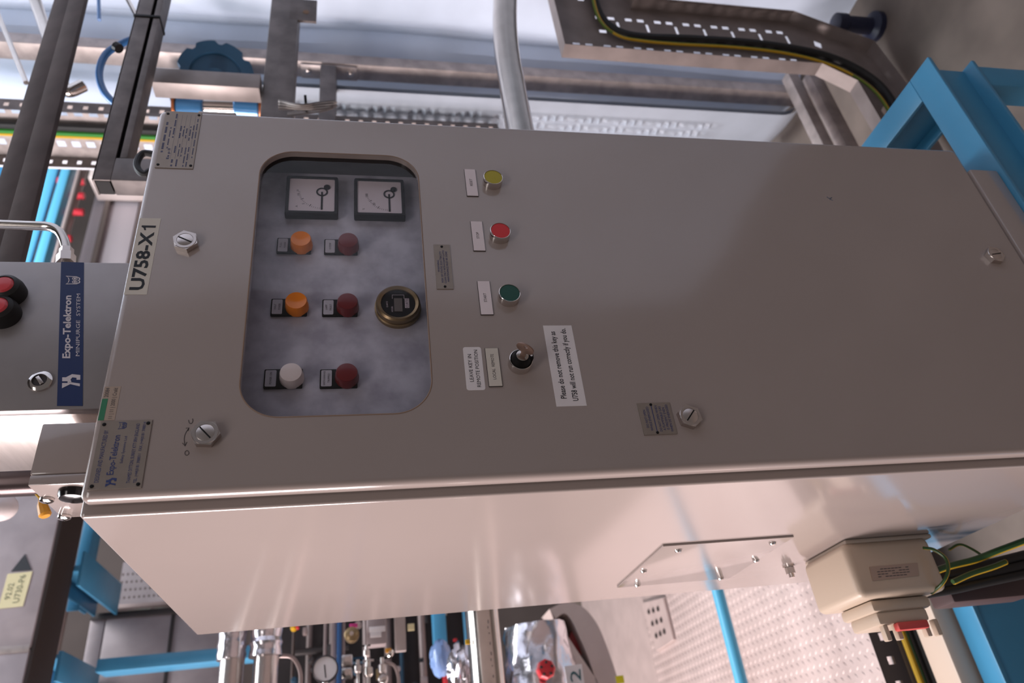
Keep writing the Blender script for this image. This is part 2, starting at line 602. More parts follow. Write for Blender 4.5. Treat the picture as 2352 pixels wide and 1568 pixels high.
# the key standing in the switch
kd = Vector((-0.55, 0, -0.835)).normalized()
kn = Vector((-0.835, 0, 0.55))
KEYM = mat('key_metal', (150, 124, 112), 0.4, 0.6)
kb = []
for i in range(32):
    q = 2 * math.pi * i / 32
    kb.append((0.0118 * math.cos(q), 0.0092 * math.sin(q)))
kc = Vector((kx, -0.0390, kz)) + kd * 0.0005
hole_ = [(0.0030 * math.cos(2 * math.pi * i / 32), 0.0022 * math.sin(2 * math.pi * i / 32) + 0.0040) for i in range(32)]
K = lambda a, c, t: kc + kd * a - Y * c + kn * t
mbk = MB().loops([[K(a, c, -.0009) for a, c in hole_], [K(a, c, -.0009) for a, c in kb], [K(a, c, .0009) for a, c in kb], [K(a, c, .0009) for a, c in hole_], [K(a, c, -.0009) for a, c in hole_]])
key = build('key', mbk, KEYM, label='small brass key standing in the switch below the LOCAL REMOTE plate', cat='key', origin=(kx, -0.0228, kz))
bl = [(-0.0042, 0.004), (0.0042, 0.004), (0.0042, -0.002), (0.0034, -0.004), (0.0040, -0.006), (0.0034, -0.008), (0.0038, -0.0155), (-0.0038, -0.0155), (-0.0034, -0.008), (-0.0040, -0.005)]
build('blade', MB().prism([(a, c - 0.0025) for a, c in bl], kc - kn * 0.0008, kd, -Y, kn, 0.0016), KEYM, key)

# door lock screws: hexagon nuts with slotted inserts
for sx, sz, ang, slot in ((at(425, 550, 1, -.008).x, at(425, 550, 1, -.008).z, 12, 62), (at(471, 993, 1, -.008).x, at(471, 993, 1, -.008).z, 25, 42),
                          (at(1586, 954, 1, -.008).x, at(1586, 954, 1, -.008).z, 8, 138), (at(2288, 583, 1, -.008).x, at(2288, 583, 1, -.008).z, 20, 100)):
    hexa = [(0.0162 * math.cos(math.radians(60 * i + ang)), 0.0162 * math.sin(math.radians(60 * i + ang))) for i in range(6)]
    t = MB().prism(hexa, (sx, 0, sz), X, Z, -Y, 0.0078)
    ck = build('lock_nut', t, NUT, cab)
    build('collar', MB().lathe((sx, -0.0076, sz), -Y, [(0.0142, 0), (0.0136, 0.0010), (0.0102, 0.0010), (0.0100, 0.0)], 36, False, False), NUT, ck)
    build('insert', MB().lathe((sx, -0.0060, sz), -Y, [(0.0100, 0), (0.0100, 0.0022), (0.0094, 0.0025), (0.001, 0.0025)], 32, False, True), NUT, ck)
    d = Vector((math.cos(math.radians(slot)), 0, math.sin(math.radians(slot))))
    build('slot', MB().obox((sx, -0.0086, sz), d, Y, d.cross(Y), 0.0093, 0.0003, 0.0008), BLACK, ck)


# ---- plates and stickers on the door
def plate(name, x0, x1, z0, z1, material, lines, inkmat, label, th=0.0012, rivets=(), skew=0.0, corner=0.0, y=0.0, parent=None, rv=0.0021):
    parent = parent or cab
    sk = lambda a, c: (a, c + skew * (a - x0))
    poly = rrect(x0, x1, z0, z1, corner, 3) if corner else [(x0, z0), (x1, z0), (x1, z1), (x0, z1)]
    p = build(name, MB().prism([sk(a, c) for a, c in poly], (0, y, 0), X, Z, -Y, th), material, parent, label=label)
    if th > 0.0015:      # engraved laminate: white face on a dark core
        e = 0.0005
        build('dark_core', MB().box(x0 - e, x1 + e, y - th * .7, y, z0 - e, z1 + e), DARKM, p)
    ink = MB()
    ex = Vector((1, 0, skew))
    for (t, fx, fz, fw, fh, *bold) in lines:
        a, c = x0 + (x1 - x0) * fx, z0 + (z1 - z0) * fz
        a, c = sk(a, c)
        put_text(ink, t, (a, y - th - 0.0002, c), ex, Z, (x1 - x0) * fw, (z1 - z0) * fh, bold[0] if bold else 0.0)
    if ink.v:
        build('lettering', ink, inkmat, p, flat=True)
    for fx, fz in rivets:
        a, c = sk(x0 + (x1 - x0) * fx, z0 + (z1 - z0) * fz)
        build('rivet', MB().lathe((a, y - th, c), -Y, [(rv, 0), (rv * .92, 0.0006), (rv * .4, 0.0009)], 16), BLACK, p)
    return p


def owl(mb, o, ex, ey, s):
    """horned owl-face emblem: outline ring, two ringed eyes, small beak"""
    o, ex, ey = Vector(o), Vector(ex), Vector(ey)
    outer = [(-.5, .52), (-.30, .36), (0, .30), (.30, .36), (.5, .52), (.47, .1), (.46, -.25), (.30, -.48), (.10, -.50), (0, -.42), (-.10, -.50), (-.30, -.48), (-.46, -.25), (-.47, .1)]
    inner = [(a * .84, c * .82) for a, c in outer]
    f = lambda p: o + ex * (p[0] * s) + ey * (p[1] * s)
    mb.loops([[f(p) for p in outer], [f(p) for p in inner]])
    for sx_ in (-.2, .2):
        for r0, r1 in ((.19, .14), (.09, .0)):
            a = [(sx_ + r0 * math.cos(k * math.pi / 8), -.12 + r0 * math.sin(k * math.pi / 8)) for k in range(16)]
            if r1:
                c = [(sx_ + r1 * math.cos(k * math.pi / 8), -.12 + r1 * math.sin(k * math.pi / 8)) for k in range(16)]
                mb.loops([[f(p) for p in a], [f(p) for p in c]])
            else:
                mb.add([f(p) for p in a], [list(range(16))])
    mb.add([f(p) for p in ((-.05, -.30), (.05, -.30), (0, -.42))], [[0, 1, 2]])


def arrow_h(mb, o, ex, ey, s):
    """angular H-shaped trade mark"""
    o, ex, ey = Vector(o), Vector(ex), Vector(ey)
    f = lambda p: o + ex * (p[0] * s) + ey * (p[1] * s)
    for poly in ([(0, 0), (.37, 0), (.37, .30), (.43, .45), (.34, .98), (.14, .98), (.29, .45)],
                 [(.37, .30), (.49, .30), (.49, .50), (.42, .50)],
                 [(.49, 0), (.77, 0), (.77, .20), (.77, .56), (.62, .46), (.49, .50)],
                 [(.77, .20), (1, .54), (.94, 1), (.60, 1), (.60, .79), (.74, .79), (.77, .56)]):
        mb.add([f((a - .5, .5 - c)) for a, c in poly], [list(range(len(poly)))])


# maker's plate, top left corner
p = plate('maker_plate', 0.0095, 0.0890, 1.3080, 1.3600, PLATE, (
    ('DESIGNED AND MANUFACTURED BY', .10, .82, .76, .085),
    ('Expo-Telektron', .20, .53, .58, .17, .012),
    ('Safety Systems Ltd', .36, .42, .40, .07),
    ('THAMES DITTON, SURREY KT7 0RH ENGLAND', .07, .22, .88, .080),
    ('TEL. (+44)0181 3988011   FAX. (+44)0181 3988014', .07, .09, .90, .080)), BLUEINK, 'etched metal maker plate with blue lettering',
    rivets=((.05, .93), (.95, .93), (.05, .07), (.95, .07)))
ink = MB()
arrow_h(ink, (0.0170, -0.0014, 1.3385), X, Z, 0.0100)
owl(ink, (0.0830, -0.0014, 1.3375), X, Z, 0.0085)
build('emblem', ink, BLUEINK, p, flat=True)
# certificate plate, top right corner
p = plate('certificate_plate', 0.4790, 0.5950, 1.3085, 1.3580, PLATE, (
    ('Ex p II', .15, .66, .18, .09, .012),), BLUEINK, 'etched metal certificate plate with boxed blue lines',
    rivets=((.05, .93), (.95, .93), (.05, .07), (.95, .07)))
ink = MB()
for (fx, fz, fw, fh) in ((.26, .87, .54, .07), (.33, .76, .38, .04), (.52, .66, .44, .05), (.03, .56, .12, .06), (.26, .54, .12, .05), (.52, .48, .22, .05),
                         (.03, .44, .12, .05), (.20, .44, .22, .03), (.52, .40, .22, .04), (.20, .36, .16, .03), (.52, .32, .18, .04), (.03, .26, .36, .04),
                         (.03, .18, .34, .04), (.48, .22, .26, .04), (.52, .14, .24, .04), (.18, .06, .70, .035)):
    n = max(2, int(fw / .028))
    for k in range(n):       # illegible print: short word-like dashes
        if (k * 7 + int(fz * 50)) % 5 == 0:
            continue
        x0 = 0.4790 + 0.116 * (fx + fw * k / n)
        z0 = 1.3085 + 0.0495 * fz
        ink.box(x0, x0 + 0.116 * fw / n * .86, -0.00135, -0.00125, z0, z0 + 0.0495 * fh * .8)
for fz in (.64, .52, .40, .28, .15):
    ink.box(0.4790 + .116 * .16, 0.4790 + .116 * .94, -0.00132, -0.00125, 1.3085 + .0495 * fz - .0001, 1.3085 + .0495 * fz + .0001)
build('print_lines', ink, mat('faded_blue_ink', (72, 74, 104), 0.6), p, flat=True)
# cabinet number
p = plate('number_label', 0.2620, 0.3865, 1.3380, 1.3640, CREAMP, (('U758-X', .055, .17, .755, .66, .028),), INK, 'ivory label with bold black U758-X1', th=0.0003)
one = [(.50, 0), (.78, 0), (.78, 1), (.58, 1), (.44, .84), (.14, .76), (.14, .64), (.50, .70)]
build('numeral', MB().prism([(0.3640 + .0125 * a, 1.3380 + .0260 * (.17 + .66 * c)) for a, c in one], (0, -0.00035, 0), X, Z, -Y, 0.00015), INK, p)
# dated test sticker
STK = mat('sticker_beige', (168, 148, 132), 0.55)
p = plate('test_sticker', 0.0905, 0.1330, 1.3470, 1.3640, STK, (('11 | 11 | 2000 | Crafd', .05, .10, .90, .32), ('20084', .68, .66, .28, .26)), GREYINK, 'dated test sticker with green band', th=0.0003)
build('green_band', MB().box(0.0905, 0.1175, -0.0005, -0.0003, 1.3580, 1.3640), mat('sticker_green', (46, 120, 84), 0.5), p)
# static warning
plate('warning_plate', 0.2720, 0.3490, 0.9575, 0.9800, PLATE, (
    ('WARNING', .37, .74, .27, .12), ('RISK OF STATIC ELECTRICITY', .14, .56, .70, .12), ('CLEAN ONLY WITH A DAMP CLOTH', .12, .38, .74, .12), ('MAINTENANCE MUST BE DONE', .16, .20, .68, .12)),
    BLUEINK, 'etched static electricity warning plate', rivets=((.05, .50), (.95, .50)), rv=.0019)
# legend strips
STRIP = mat('white_strip', (226, 212, 214), 0.45)
plate('legend_strip', 0.4435, 0.4980, 0.9080, 0.9245, STRIP, (('RESET', .36, .40, .27, .24),), GREYINK, 'white strip engraved RESET', th=0.0018)
plate('legend_strip', 0.3390, 0.3930, 0.9075, 0.9240, STRIP, (('STOP', .40, .40, .22, .24),), GREYINK, 'white strip engraved STOP', th=0.0018)
plate('legend_strip', 0.2300, 0.2850, 0.9075, 0.9240, STRIP, (('START', .36, .40, .27, .24),), GREYINK, 'white strip engraved START', th=0.0018)
plate('legend_strip', 0.1215, 0.1770, 0.9075, 0.9240, CREAMP, (('LOCAL  REMOTE', .17, .40, .67, .24),), GREYINK, 'ivory strip engraved LOCAL REMOTE', th=0.0018)
plate('key_notice', 0.1170, 0.1800, 0.9290, 0.9525, WHITE, (('LEAVE KEY IN', .19, .58, .64, .20), ('REMOTE POSITION', .07, .22, .86, .20)), INK, 'rounded white sticker reading LEAVE KEY IN REMOTE POSITION', th=0.0003, corner=0.0030)
plate('key_notice', 0.0910, 0.2125, 0.8025, 0.8420, WHITE, (('Please do not remove this key as', .09, .56, .83, .25, .012), ('U758 will not run correctly if you do.', .06, .18, .90, .25, .012)), INK, 'long white sticker reading Please do not remove this key', th=0.0003)
plate('warning_plate', 0.0475, 0.0920, 0.6920, 0.7360, PLATE, (
    ('DO NOT OPEN', .22, .80, .56, .075), ('WHILE ENERGISED', .12, .69, .76, .075), ('DO NOT OPEN WHEN', .09, .42, .82, .075), ('A FLAMMABLE GAS', .12, .31, .76, .075),
    ('IS PRESENT EVEN', .14, .20, .70, .075), ('WHEN DE ENERGISED', .07, .09, .86, .075)), BLUEINK, 'etched plate reading DO NOT OPEN WHILE ENERGISED',
    rivets=((.06, .59), (.94, .59)), rv=.0019)
pl = cab.children[-1]
build('rule', MB().box(0.0510, 0.0885, -0.0014, -0.0012, 0.6920 + .044 * .58, 0.6920 + .044 * .60), BLUEINK, pl)

# marker-pen O and C with a curved double arrow beside the lower left lock
PEN = mat('marker_pen', (46, 38, 40), 0.6)
g = lambda u, v: at(u, v, 1, -0.0003)
mbp = MB()
mbp.tube(spline([g(425, 1037), g(430, 1034), g(434, 1040), g(430, 1045), g(425, 1043), g(425, 1037)], 4), 0.0003, 5)
build('pen_letter', mbp, PEN, cab)
build('pen_letter', MB().tube(spline([g(433, 964), g(435, 971), g(440, 972), g(443, 966), g(442, 961)], 4), 0.0003, 5), PEN, cab)
mbp = MB().tube(spline([g(425, 1023), g(423, 1008), g(426, 995), g(434, 982)], 5), 0.0003, 5)
build('pen_arrow', mbp, PEN, cab)
build('pen_arrow_head', MB().tube([g(419, 1017), g(425, 1024), g(429, 1015)], 0.0003, 5), PEN, cab)
build('pen_arrow_head', MB().tube([g(427, 983), g(434, 982), g(432, 989)], 0.0003, 5), PEN, cab)

# ---- left side: gland plate and its screws
gx = BX0
gp = build('gland_plate', MB().box(gx - 0.0035, gx, 0.2770, 0.5280, 0.4010, 0.6260, 0.0008), PAINT, cab)
for (yy, zz) in ((.302, .592), (.300, .428), (.405, .406), (.516, .425), (.416, .612), (.517, .590)):
    build('screw', MB().lathe((gx - 0.0035, yy, zz), -X, [(0.0058, 0), (0.0056, 0.0022), (0.0040, 0.0040), (0.001, 0.0046)], 18), CHROME, gp)
bo = build('earth_stud', MB().lathe((gx, 0.4790, 0.3020), -X, [(0.0110, 0), (0.0110, 0.0030), (0.0090, 0.0032)], 20), CHROME, cab)
hexa = [(0.0085 * math.cos(math.radians(60 * i)), 0.0085 * math.sin(math.radians(60 * i))) for i in range(6)]
build('stud_nut', MB().prism(hexa, (gx - 0.003, 0.4790, 0.3020), Y, Z, -X, 0.012), CHROME, bo)
build('stud_thread', MB().cyl((gx - 0.012, 0.4790, 0.3020), (gx - 0.022, 0.4790, 0.3020), 0.005), CHROME, bo)
# hinge lug on the right edge and plinth under the cabinet
build('hinge', MB().box(0.600, 0.6075, 0.006, 0.018, at(540, 250, 0, .605).z, at(452, 246, 0, .605).z, 0.002), PAINT, cab)

build('blue_mark', MB().tube([at(1899, 452, 1, 0), at(1905, 456, 1, 0), at(1911, 453, 1, 0), at(1906, 458, 1, 0), at(1913, 460, 1, 0)], 0.0006, 5), mat('blue_smudge', (70, 96, 130), .6), cab)

# ------------------------------------------------------------------ right of the cabinet
SHEET = mat('white_sheeting', (206, 217, 234), 0.55, var=0.10, vscale=4, bump=0.25, bscale=9)
RX = 1.85
YP = at(1000, 160, 0, RX).y            # front corner of the tall wall post
YEND = at(150, 372, 0, 1.93).y


def interp(prof, t):
    for (a, p), (b, q) in zip(prof, prof[1:]):
        if a <= t <= b:
            k = (t - a) / (b - a)
            k = k * k * (3 - 2 * k)
            return p + (q - p) * k
    return prof[-1][1] if t > prof[-1][0] else prof[0][1]


prof = [(-2.2, 1.90), (YP - 0.40, 1.90), (YP - 0.16, 1.90), (YP - 0.01, 2.02), (YP + 0.03, 1.97), (YP + 0.10, 1.93), (YP + 0.17, 1.95), (YP + 0.30, 2.03), (YEND, 2.0)]
mb = MB()
ny, nz = 90, 40
ys = [-2.2 + (YEND + 2.2) * (i / ny) ** 0.6 for i in range(ny + 1)]
rnd = random.Random(3)
grid = []
for j in range(nz + 1):
    z = FLOOR_Z + (4.2 - FLOOR_Z) * j / nz
    for yv in ys:
        grid.append((interp(prof, yv) + 0.012 * math.sin(z * 2.3 + yv * 7) + 0.006 * math.sin(z * 6.1 - yv * 13), yv, z))
for (dx, rev) in ((0, 0), (0.03, 1)):
    k = [(x + dx, y, z) for x, y, z in grid]
    fs = []
    for j in range(nz):
        for i in range(ny):
            a = j * (ny + 1) + i
            fs.append([a, a + 1, a + ny + 2, a + ny + 1])
    mb.add(k, fs)
build('wall_right', mb, SHEET, kind='structure')

# tall post in front of the sheeting, with its bolted bracket and arm
zb = at(1850, 228, 0, RX).z
post = thing('steel_post', (RX + 0.03, YP + 0.035, FLOOR_Z), 'tall galvanised square post standing against the pale sheeting', 'post')
build('tube', MB().box(RX, RX + 0.05, YP, YP + 0.065, FLOOR_Z, 4.0, 0.003), GALV, post)
zc0, zc1 = at(820, 165, 0, RX).z, at(692, 155, 0, RX).z
build('bracket_plate', MB().box(RX - 0.010, RX, YP + 0.006, YP + 0.060, zc0, zc1, 0.001), GALV, post)
for zz in (zc0 + 0.022, zc1 - 0.022):
    build('bolt', MB().lathe((RX - 0.010, YP + 0.03, zz), -X, [(0.013, 0), (0.013, 0.002), (0.0085, 0.0025), (0.0085, 0.010), (0.006, 0.011)], 14), NUT, post)
z0, z1 = at(772, 200, 1, YP).z, at(734, 200, 1, YP).z
arm = build('steel_crossbar', MB().box(0.75, RX - 0.011, YP, YP + 0.05, z0, z1, 0.003), GALVD,
            label='short galvanised arm bolted to the tall post by two bolts', cat='crossbar')
# second arm, nearer, with a drilled tab
YA = 0.52
z0, z1 = at(678, 150, 1, YA).z, at(608, 150, 1, YA).z
x1 = at(610, -40, 1, YA).x
arm2 = thing('steel_crossbar', (1.2, YA, z0), 'long galvanised flat arm with a drilled end tab, right of the cabinet top', 'crossbar')
build('bar', MB().box(0.75, min(x1, 1.88), YA, YA + 0.05, z0, z1, 0.004), GALVD, arm2)
ta, tb = at(672, 45, 1, YA), at(728, 10, 1, YA)
tab = MB().box(ta.x, tb.x + 0.02, YA, YA + 0.008, tb.z, ta.z + 0.01, 0.001)
build('tab', tab, GALVD, arm2)
hc = at(703, 28, 1, YA)
build('tab_hole', MB().lathe((hc.x, YA - 0.0005, hc.z), -Y, [(0.009, 0), (0.009, 0.0006)], 18), mat('hole_rust', (132, 104, 84), .7), arm2)

# vertical strut joining the channel and the arm
pa, pb = at(345, 192, 1, 0.50), at(596, 198, 1, 0.50)
xs0 = (pa.x + pb.x) / 2
build('frame_strut', MB().box(xs0, xs0 + 0.055, 0.50, 0.548, pb.z, pa.z, 0.002), mat('strut_steel', (146, 135, 131), 0.4, 0.3, var=.15, vscale=16),
      label='upright steel strut joining the slotted channel and the drilled arm', cat='strut')

# slotted channel along the cabinet top with its dropped leg
YC = 0.40
ch = thing('slotted_channel', (1.0, YC, 1.6), 'dark slotted channel running right from above the cabinet top', 'channel')
q0 = at(214, 412, 1, YC)
zt, zl = at(262, 215, 1, YC).z, at(326, 215, 1, YC).z
xe = 1.93
zsl = at(306, 215, 1, YC).z
xsl = at(275, 362, 1, YC).x
build('rail', MB().box(q0.x, xe, YC, YC + 0.004, zsl + .004, zt, 0.001).box(q0.x, xe, YC, YC + 0.045, zt - 0.004, zt, 0.001), GALVD, ch)
build('lip', MB().box(xsl, xe, YC, YC + 0.045, zl, zsl - .004, 0.001), GALVD, ch)
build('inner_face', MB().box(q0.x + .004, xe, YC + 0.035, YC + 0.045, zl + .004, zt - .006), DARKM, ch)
lz = at(262, 400, 1, YC).z
build('leg', MB().box(q0.x, xsl, YC, YC + 0.045, 0.9, zsl + .004, 0.002), GALVD, ch)
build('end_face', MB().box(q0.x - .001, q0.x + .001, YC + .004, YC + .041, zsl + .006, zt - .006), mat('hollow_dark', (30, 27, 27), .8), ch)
xk = at(335, 40, 1, YC).x
build('cable_tie', MB().box(xk, xk + 0.008, YC - 0.003, YC + 0.048, zl - 0.002, zt + 0.002, 0.001), BLACK, ch)

# dark diagonal brace across the top right corner of the view
p0, p1 = atd(178, -60, 1.95), atd(24, 500, 1.30)
dd = (p1 - p0).normalized()
ey = (FWD - dd * FWD.dot(dd)).normalized()
ez = dd.cross(ey)
br = thing('diagonal_brace', ((p0 + p1) / 2)[:], 'wide dark painted steel brace crossing above the purge unit', 'brace')
e1 = p1 + dd * 0.22
br_dark = mat('brace_paint', (84, 74, 72), 0.85, 0.0, var=0.18, vscale=14, spec=0.15)
c = (p0 + e1) / 2
L = (e1 - p0).length / 2
build('web', MB().obox(c + ez * 0.025, dd, ey, ez, L, 0.006, 0.0245, 0.003), br_dark, br)
build('flange', MB().obox(c - ez * 0.025 + ey * 0.004, dd, ey, ez, L, 0.006, 0.0245, 0.003), br_dark, br)

# upright cable tray high behind the cabinet
YT2 = None


def slot_plate(mb, f, sc, tc, holes):
    S = sorted(set(sc + [h[0] for h in holes] + [h[1] for h in holes]))
    T = sorted(set(tc + [h[2] for h in holes] + [h[3] for h in holes]))
    for a, b in zip(S, S[1:]):
        for c, d in zip(T, T[1:]):
            m0, m1 = (a + b) / 2, (c + d) / 2
            if any(h[0] < m0 < h[1] and h[2] < m1 < h[3] for h in holes):
                continue
            mb.add([f(a, c), f(b, c), f(b, d), f(a, d)], [[0, 1, 2, 3]])


TRX = 1.72
ya, yb = at(200, 236, 0, TRX).y, at(200, 362, 0, TRX).y
zlo, zhi = 0.6, 2.6
tr = thing('cable_tray', (TRX, (ya + yb) / 2, zlo), 'upright perforated cable tray high behind the cabinet carrying an earth cable', 'cable tray')
mb = MB()
holes = []
nz_ = 44
for k in range(nz_):
    z = zlo + 0.01 + k * (zhi - zlo) / nz_
    holes.append((z, z + 0.026, 0.16, 0.24))
    holes.append((z, z + 0.026, 0.70, 0.80))
slot_plate(mb, lambda s, t: Vector((TRX, ya + (yb - ya) * t, s)), [zlo, zhi], [0.0, 1.0], holes)
build('base', mb, GALV, tr)
for yy, nm in ((ya, 0), (yb, 1)):
    mb = MB()
    holes = [(zlo + 0.02 + k * (zhi - zlo) / nz_, zlo + 0.034 + k * (zhi - zlo) / nz_, 0.35, 0.65) for k in range(nz_)]
    slot_plate(mb, lambda s, t: Vector((TRX - 0.05 * t, yy, s)), [zlo, zhi], [0.0, 1.0], holes)
    build('flange', mb, GALVD, tr)
yg = ya + (yb - ya) * 0.52
ec = thing('earth_cable', (TRX, yg, zlo), 'green and yellow earth cable strapped in the upright tray', 'cable')
build('green_stripe', MB().tube([(TRX - 0.012, yg - 0.002, zlo), (TRX - 0.012, yg - 0.002, zhi)], 0.008, 10), GREEN, ec)
build('yellow_stripe', MB().tube([(TRX - 0.014, yg + 0.010, zlo), (TRX - 0.014, yg + 0.010, zhi)], 0.006, 10), YELLOW, ec)
build('cable', MB().tube([(TRX - 0.016, ya + (yb - ya) * .38, zlo), (TRX - 0.016, ya + (yb - ya) * .38, zhi)], 0.013, 10), RUBBER,
      label='black cable lying beside the earth cable in the upright tray', cat='cable')
zt_ = at(118, 300, 0, TRX).z
build('cable_tie', MB().box(TRX - 0.024, TRX - 0.002, yg - 0.014, yg + 0.022, zt_, zt_ + 0.008, 0.001), BLACK, ec)
# white post beyond the tray
ye = at(150, 366, 0, 1.8).y
build('white_post', MB().box(1.80, 1.86, ye, ye + 0.05, FLOOR_Z, 3.6, 0.003), mat('white_paint', (226, 222, 228), 0.5),
      label='white painted post at the edge of the pale sheeting', cat='post')

# quilted insulation blanket hung low beside the post
BXQ = 1.76
yq0, yq1 = at(1000, 218, 0, BXQ).y, at(1000, 330, 0, BXQ).y
zq0, zq1 = at(1825, 300, 0, BXQ).z, 1.7
mb = MB()
nu, nv = 150, 46
vs, fs = [], []
for j in range(nu + 1):
    z = zq0 + (zq1 - zq0) * j / nu
    for i in range(nv + 1):
        t = i / nv
        q = abs(math.sin((z + t * 0.03) * math.pi / 0.034)) * abs(math.sin(t * math.pi * 4.5))
        fade = min(1, max(0, (t - 0.18) / 0.1)) * min(1, max(0, (z - zq0 - .3) / .1))
        bow = 0.05 * (t ** 2) + 0.05 * max(0, 1 - (z - zq0) / 0.10) ** 2
        vs.append(Vector((BXQ + bow - 0.018 * q * fade, yq0 + (yq1 - yq0) * t, z)))
for j in range(nu):
    for i in range(nv):
        a = j * (nv + 1) + i
        fs.append([a, a + 1, a + nv + 2, a + nv + 1])
mb.add(vs, fs)
mb.add([v + X * 0.02 for v in vs], fs)
build('quilted_blanket', mb, mat('quilted_fabric', (176, 184, 196), 0.45, var=0.06), label='pale blue quilted blanket hung beside the tall post', cat='blanket')

# low rails along the floor behind the tray
for u, v, h, lab in ((1875, 300, 0.04, 'lower galvanised rail under the pale sheeting beside the blanket'), (1925, 300, 0.05, 'galvanised floor rail next to the bent cable tray')):
    p = at(u, v, 1, 0.62)
    build('steel_rail', MB().box(p.x - 0.55, p.x + 0.30, 0.62, 0.66, p.z - h, p.z, 0.003), GALV, label=lab, cat='rail')

# perforated cable tray with a mitred top corner and a bend at the foot
YT = 0.50
T = thing('cable_tray', (1.6, YT, FLOOR_Z), 'perforated cable tray bending towards the floor right of the cabinet', 'cable tray')
a0, a1 = at(1292, 138, 1, YT), at(1868, 167, 1, YT)
b1 = at(1868, 62, 1, YT)
XL = (a0.x + a1.x) / 2
XR = b1.x + 0.01
ZT, ZB = a0.z, a1.z
TW = XR - XL
mb = MB()
holes = []
sp = 0.098
k = 0
zz = ZT - 0.045
while zz > ZB + 0.03:
    for dz in (0.0, 0.040):
        if zz - dz - 0.024 > ZB + 0.01:
            holes.append((zz - dz - 0.022, zz - dz, 0.22, 0.275))
            if k > 0:
                holes.append((zz - dz - 0.022, zz - dz, 0.50, 0.55))
                holes.append((zz - dz - 0.022, zz - dz, 0.76, 0.81))
    if k > 0 and zz - 0.08 > ZB:
        holes.append((zz - 0.072, zz - 0.064, 0.58, 0.72))
    zz -= sp
    k += 1
slot_plate(mb, lambda s, t: Vector((XL + TW * t, YT, s)), [ZB, ZT], [0.0, 1.0], holes)
TRAYM = mat('tray_steel', (142, 129, 125), 0.45, 0.2, var=0.18, vscale=12)
build('base', mb, TRAYM, T)
FH = 0.045
build('flange', MB().box(XL - 0.001, XL + 0.001, YT - FH, YT, ZB, ZT), TRAYM, T)
build('flange', MB().box(XR - 0.001, XR + 0.001, YT - FH, YT, ZB, ZT - TW), TRAYM, T)
build('flange', MB().box(XL, 1.89, YT - FH, YT, ZT - 0.001, ZT + 0.001), TRAYM, T)
mb = MB()
slot_plate(mb, lambda s, t: Vector((XR + (1.89 - XR) * t, YT, s)), [ZT - TW, ZT], [0, 1], [(ZT - .06, ZT - .038, .2, .3), (ZT - .12, ZT - .10, .2, .3), (ZT - .09, ZT - .08, .45, .7)])
build('corner_base', mb, TRAYM, T)
build('flange', MB().box(XR, 1.89, YT - FH, YT, ZT - TW - 0.001, ZT - TW + 0.001), TRAYM, T)
inn = [Vector((XL, YT, ZB)), at(1952, 212, 1, YT), at(2022, 335, 1, YT), at(2120, 560, 1, YT)]
out = [Vector((XR, YT, ZB)), at(1990, 120, 1, YT), at(2068, 225, 1, YT), at(2200, 480, 1, YT)]
for k in range(3):
    mb = MB()
    q = (inn[k], inn[k + 1], out[k], out[k + 1])
    f = lambda s, t, q=q: (q[0] * (1 - s) + q[1] * s) * (1 - t) + (q[2] * (1 - s) + q[3] * s) * t
    slot_plate(mb, f, [0, 1], [0, 1], [(.15, .27, .20, .27), (.5, .62, .20, .27), (.3, .4, .7, .8), (.75, .85, .45, .55)])
    build('bend_base', mb, TRAYM, T)
    for e0, e1 in ((q[0], q[1]), (q[2], q[3])):
        build('flange', MB().add([e0, e1, e1 - Y * FH, e0 - Y * FH], [[0, 1, 2, 3]]), TRAYM, T)
cpx = [(1362, -40), (1366, 10), (1385, 55), (1425, 84), (1480, 95), (1560, 102), (1640, 106), (1720, 112), (1800, 122), (1880, 140), (1950, 168), (2005, 205), (2040, 250), (2080, 330), (2140, 470)]
path = spline([at(u, v, 1, YT - 0.042) for u, v in cpx], 6)
tc_ = thing('earth_cable', path[0][:], 'green and yellow earth cable following the bent cable tray', 'cable')
build('yellow_stripe', MB().tube(path, 0.0042, 8), YELLOW, tc_)
build('green_stripe', MB().tube([p + Vector((0.003, -0.0, 0.003)) for p in path], 0.0042, 8), mat('cable_olive', (98, 120, 24), .45), tc_)
path2 = spline([at(u + (10 if i > 8 else 0), v - 9 - (4 if i > 4 else 0), 1, YT - 0.018) for i, (u, v) in enumerate(cpx)], 6)
build('cable', MB().tube(path2, 0.013, 10), RUBBER, label='thick black cable along the bent cable tray', cat='cable')

# stainless pipe with a bend, passing behind the cabinet
pp = smooth_path([at(1163, -90, 1, 0.40), at(1158, 95, 1, 0.40), at(1200, 330, 1, 0.40), at(1200, 330, 1, 0.40) - X * 0.3], 0.14, 10)
build('stainless_pipe', MB().tube(pp, 0.034, 28), STEEL, label='bent stainless pipe coming out behind the right side of the cabinet', cat='pipe')

# blue handwheel, blue valve bodies and coiled leads above the strut
HW = at(495, 172, 1, 0.75)
hw = thing('handwheel', HW[:], 'dark blue scalloped handwheel behind the strut', 'handwheel')
ring_ = []
n = 64
ax = (HW - CAM).normalized()
ax = Vector((0.42, 0.90, 0.10)).normalized()
t1 = ax.orthogonal().normalized()
t2 = ax.cross(t1)
HWM = mat('handwheel_blue', (40, 74, 100), 0.4, var=.1)
R0 = 0.112
def hr(i):
    return R0 * (0.90 if (i % 8) in (0, 1) else 1.0)
lo = [HW + (t1 * math.cos(2 * math.pi * i / n) + t2 * math.sin(2 * math.pi * i / n)) * hr(i) for i in range(n)]
lo_in = [HW + (t1 * math.cos(2 * math.pi * i / n) + t2 * math.sin(2 * math.pi * i / n)) * R0 * .68 + ax * 0.004 for i in range(n)]
build('rim', MB().loops([[p + ax * .03 for p in lo_in], [p + ax * .03 for p in lo], lo, lo_in, [p + ax * .03 for p in lo_in]]), HWM, hw)
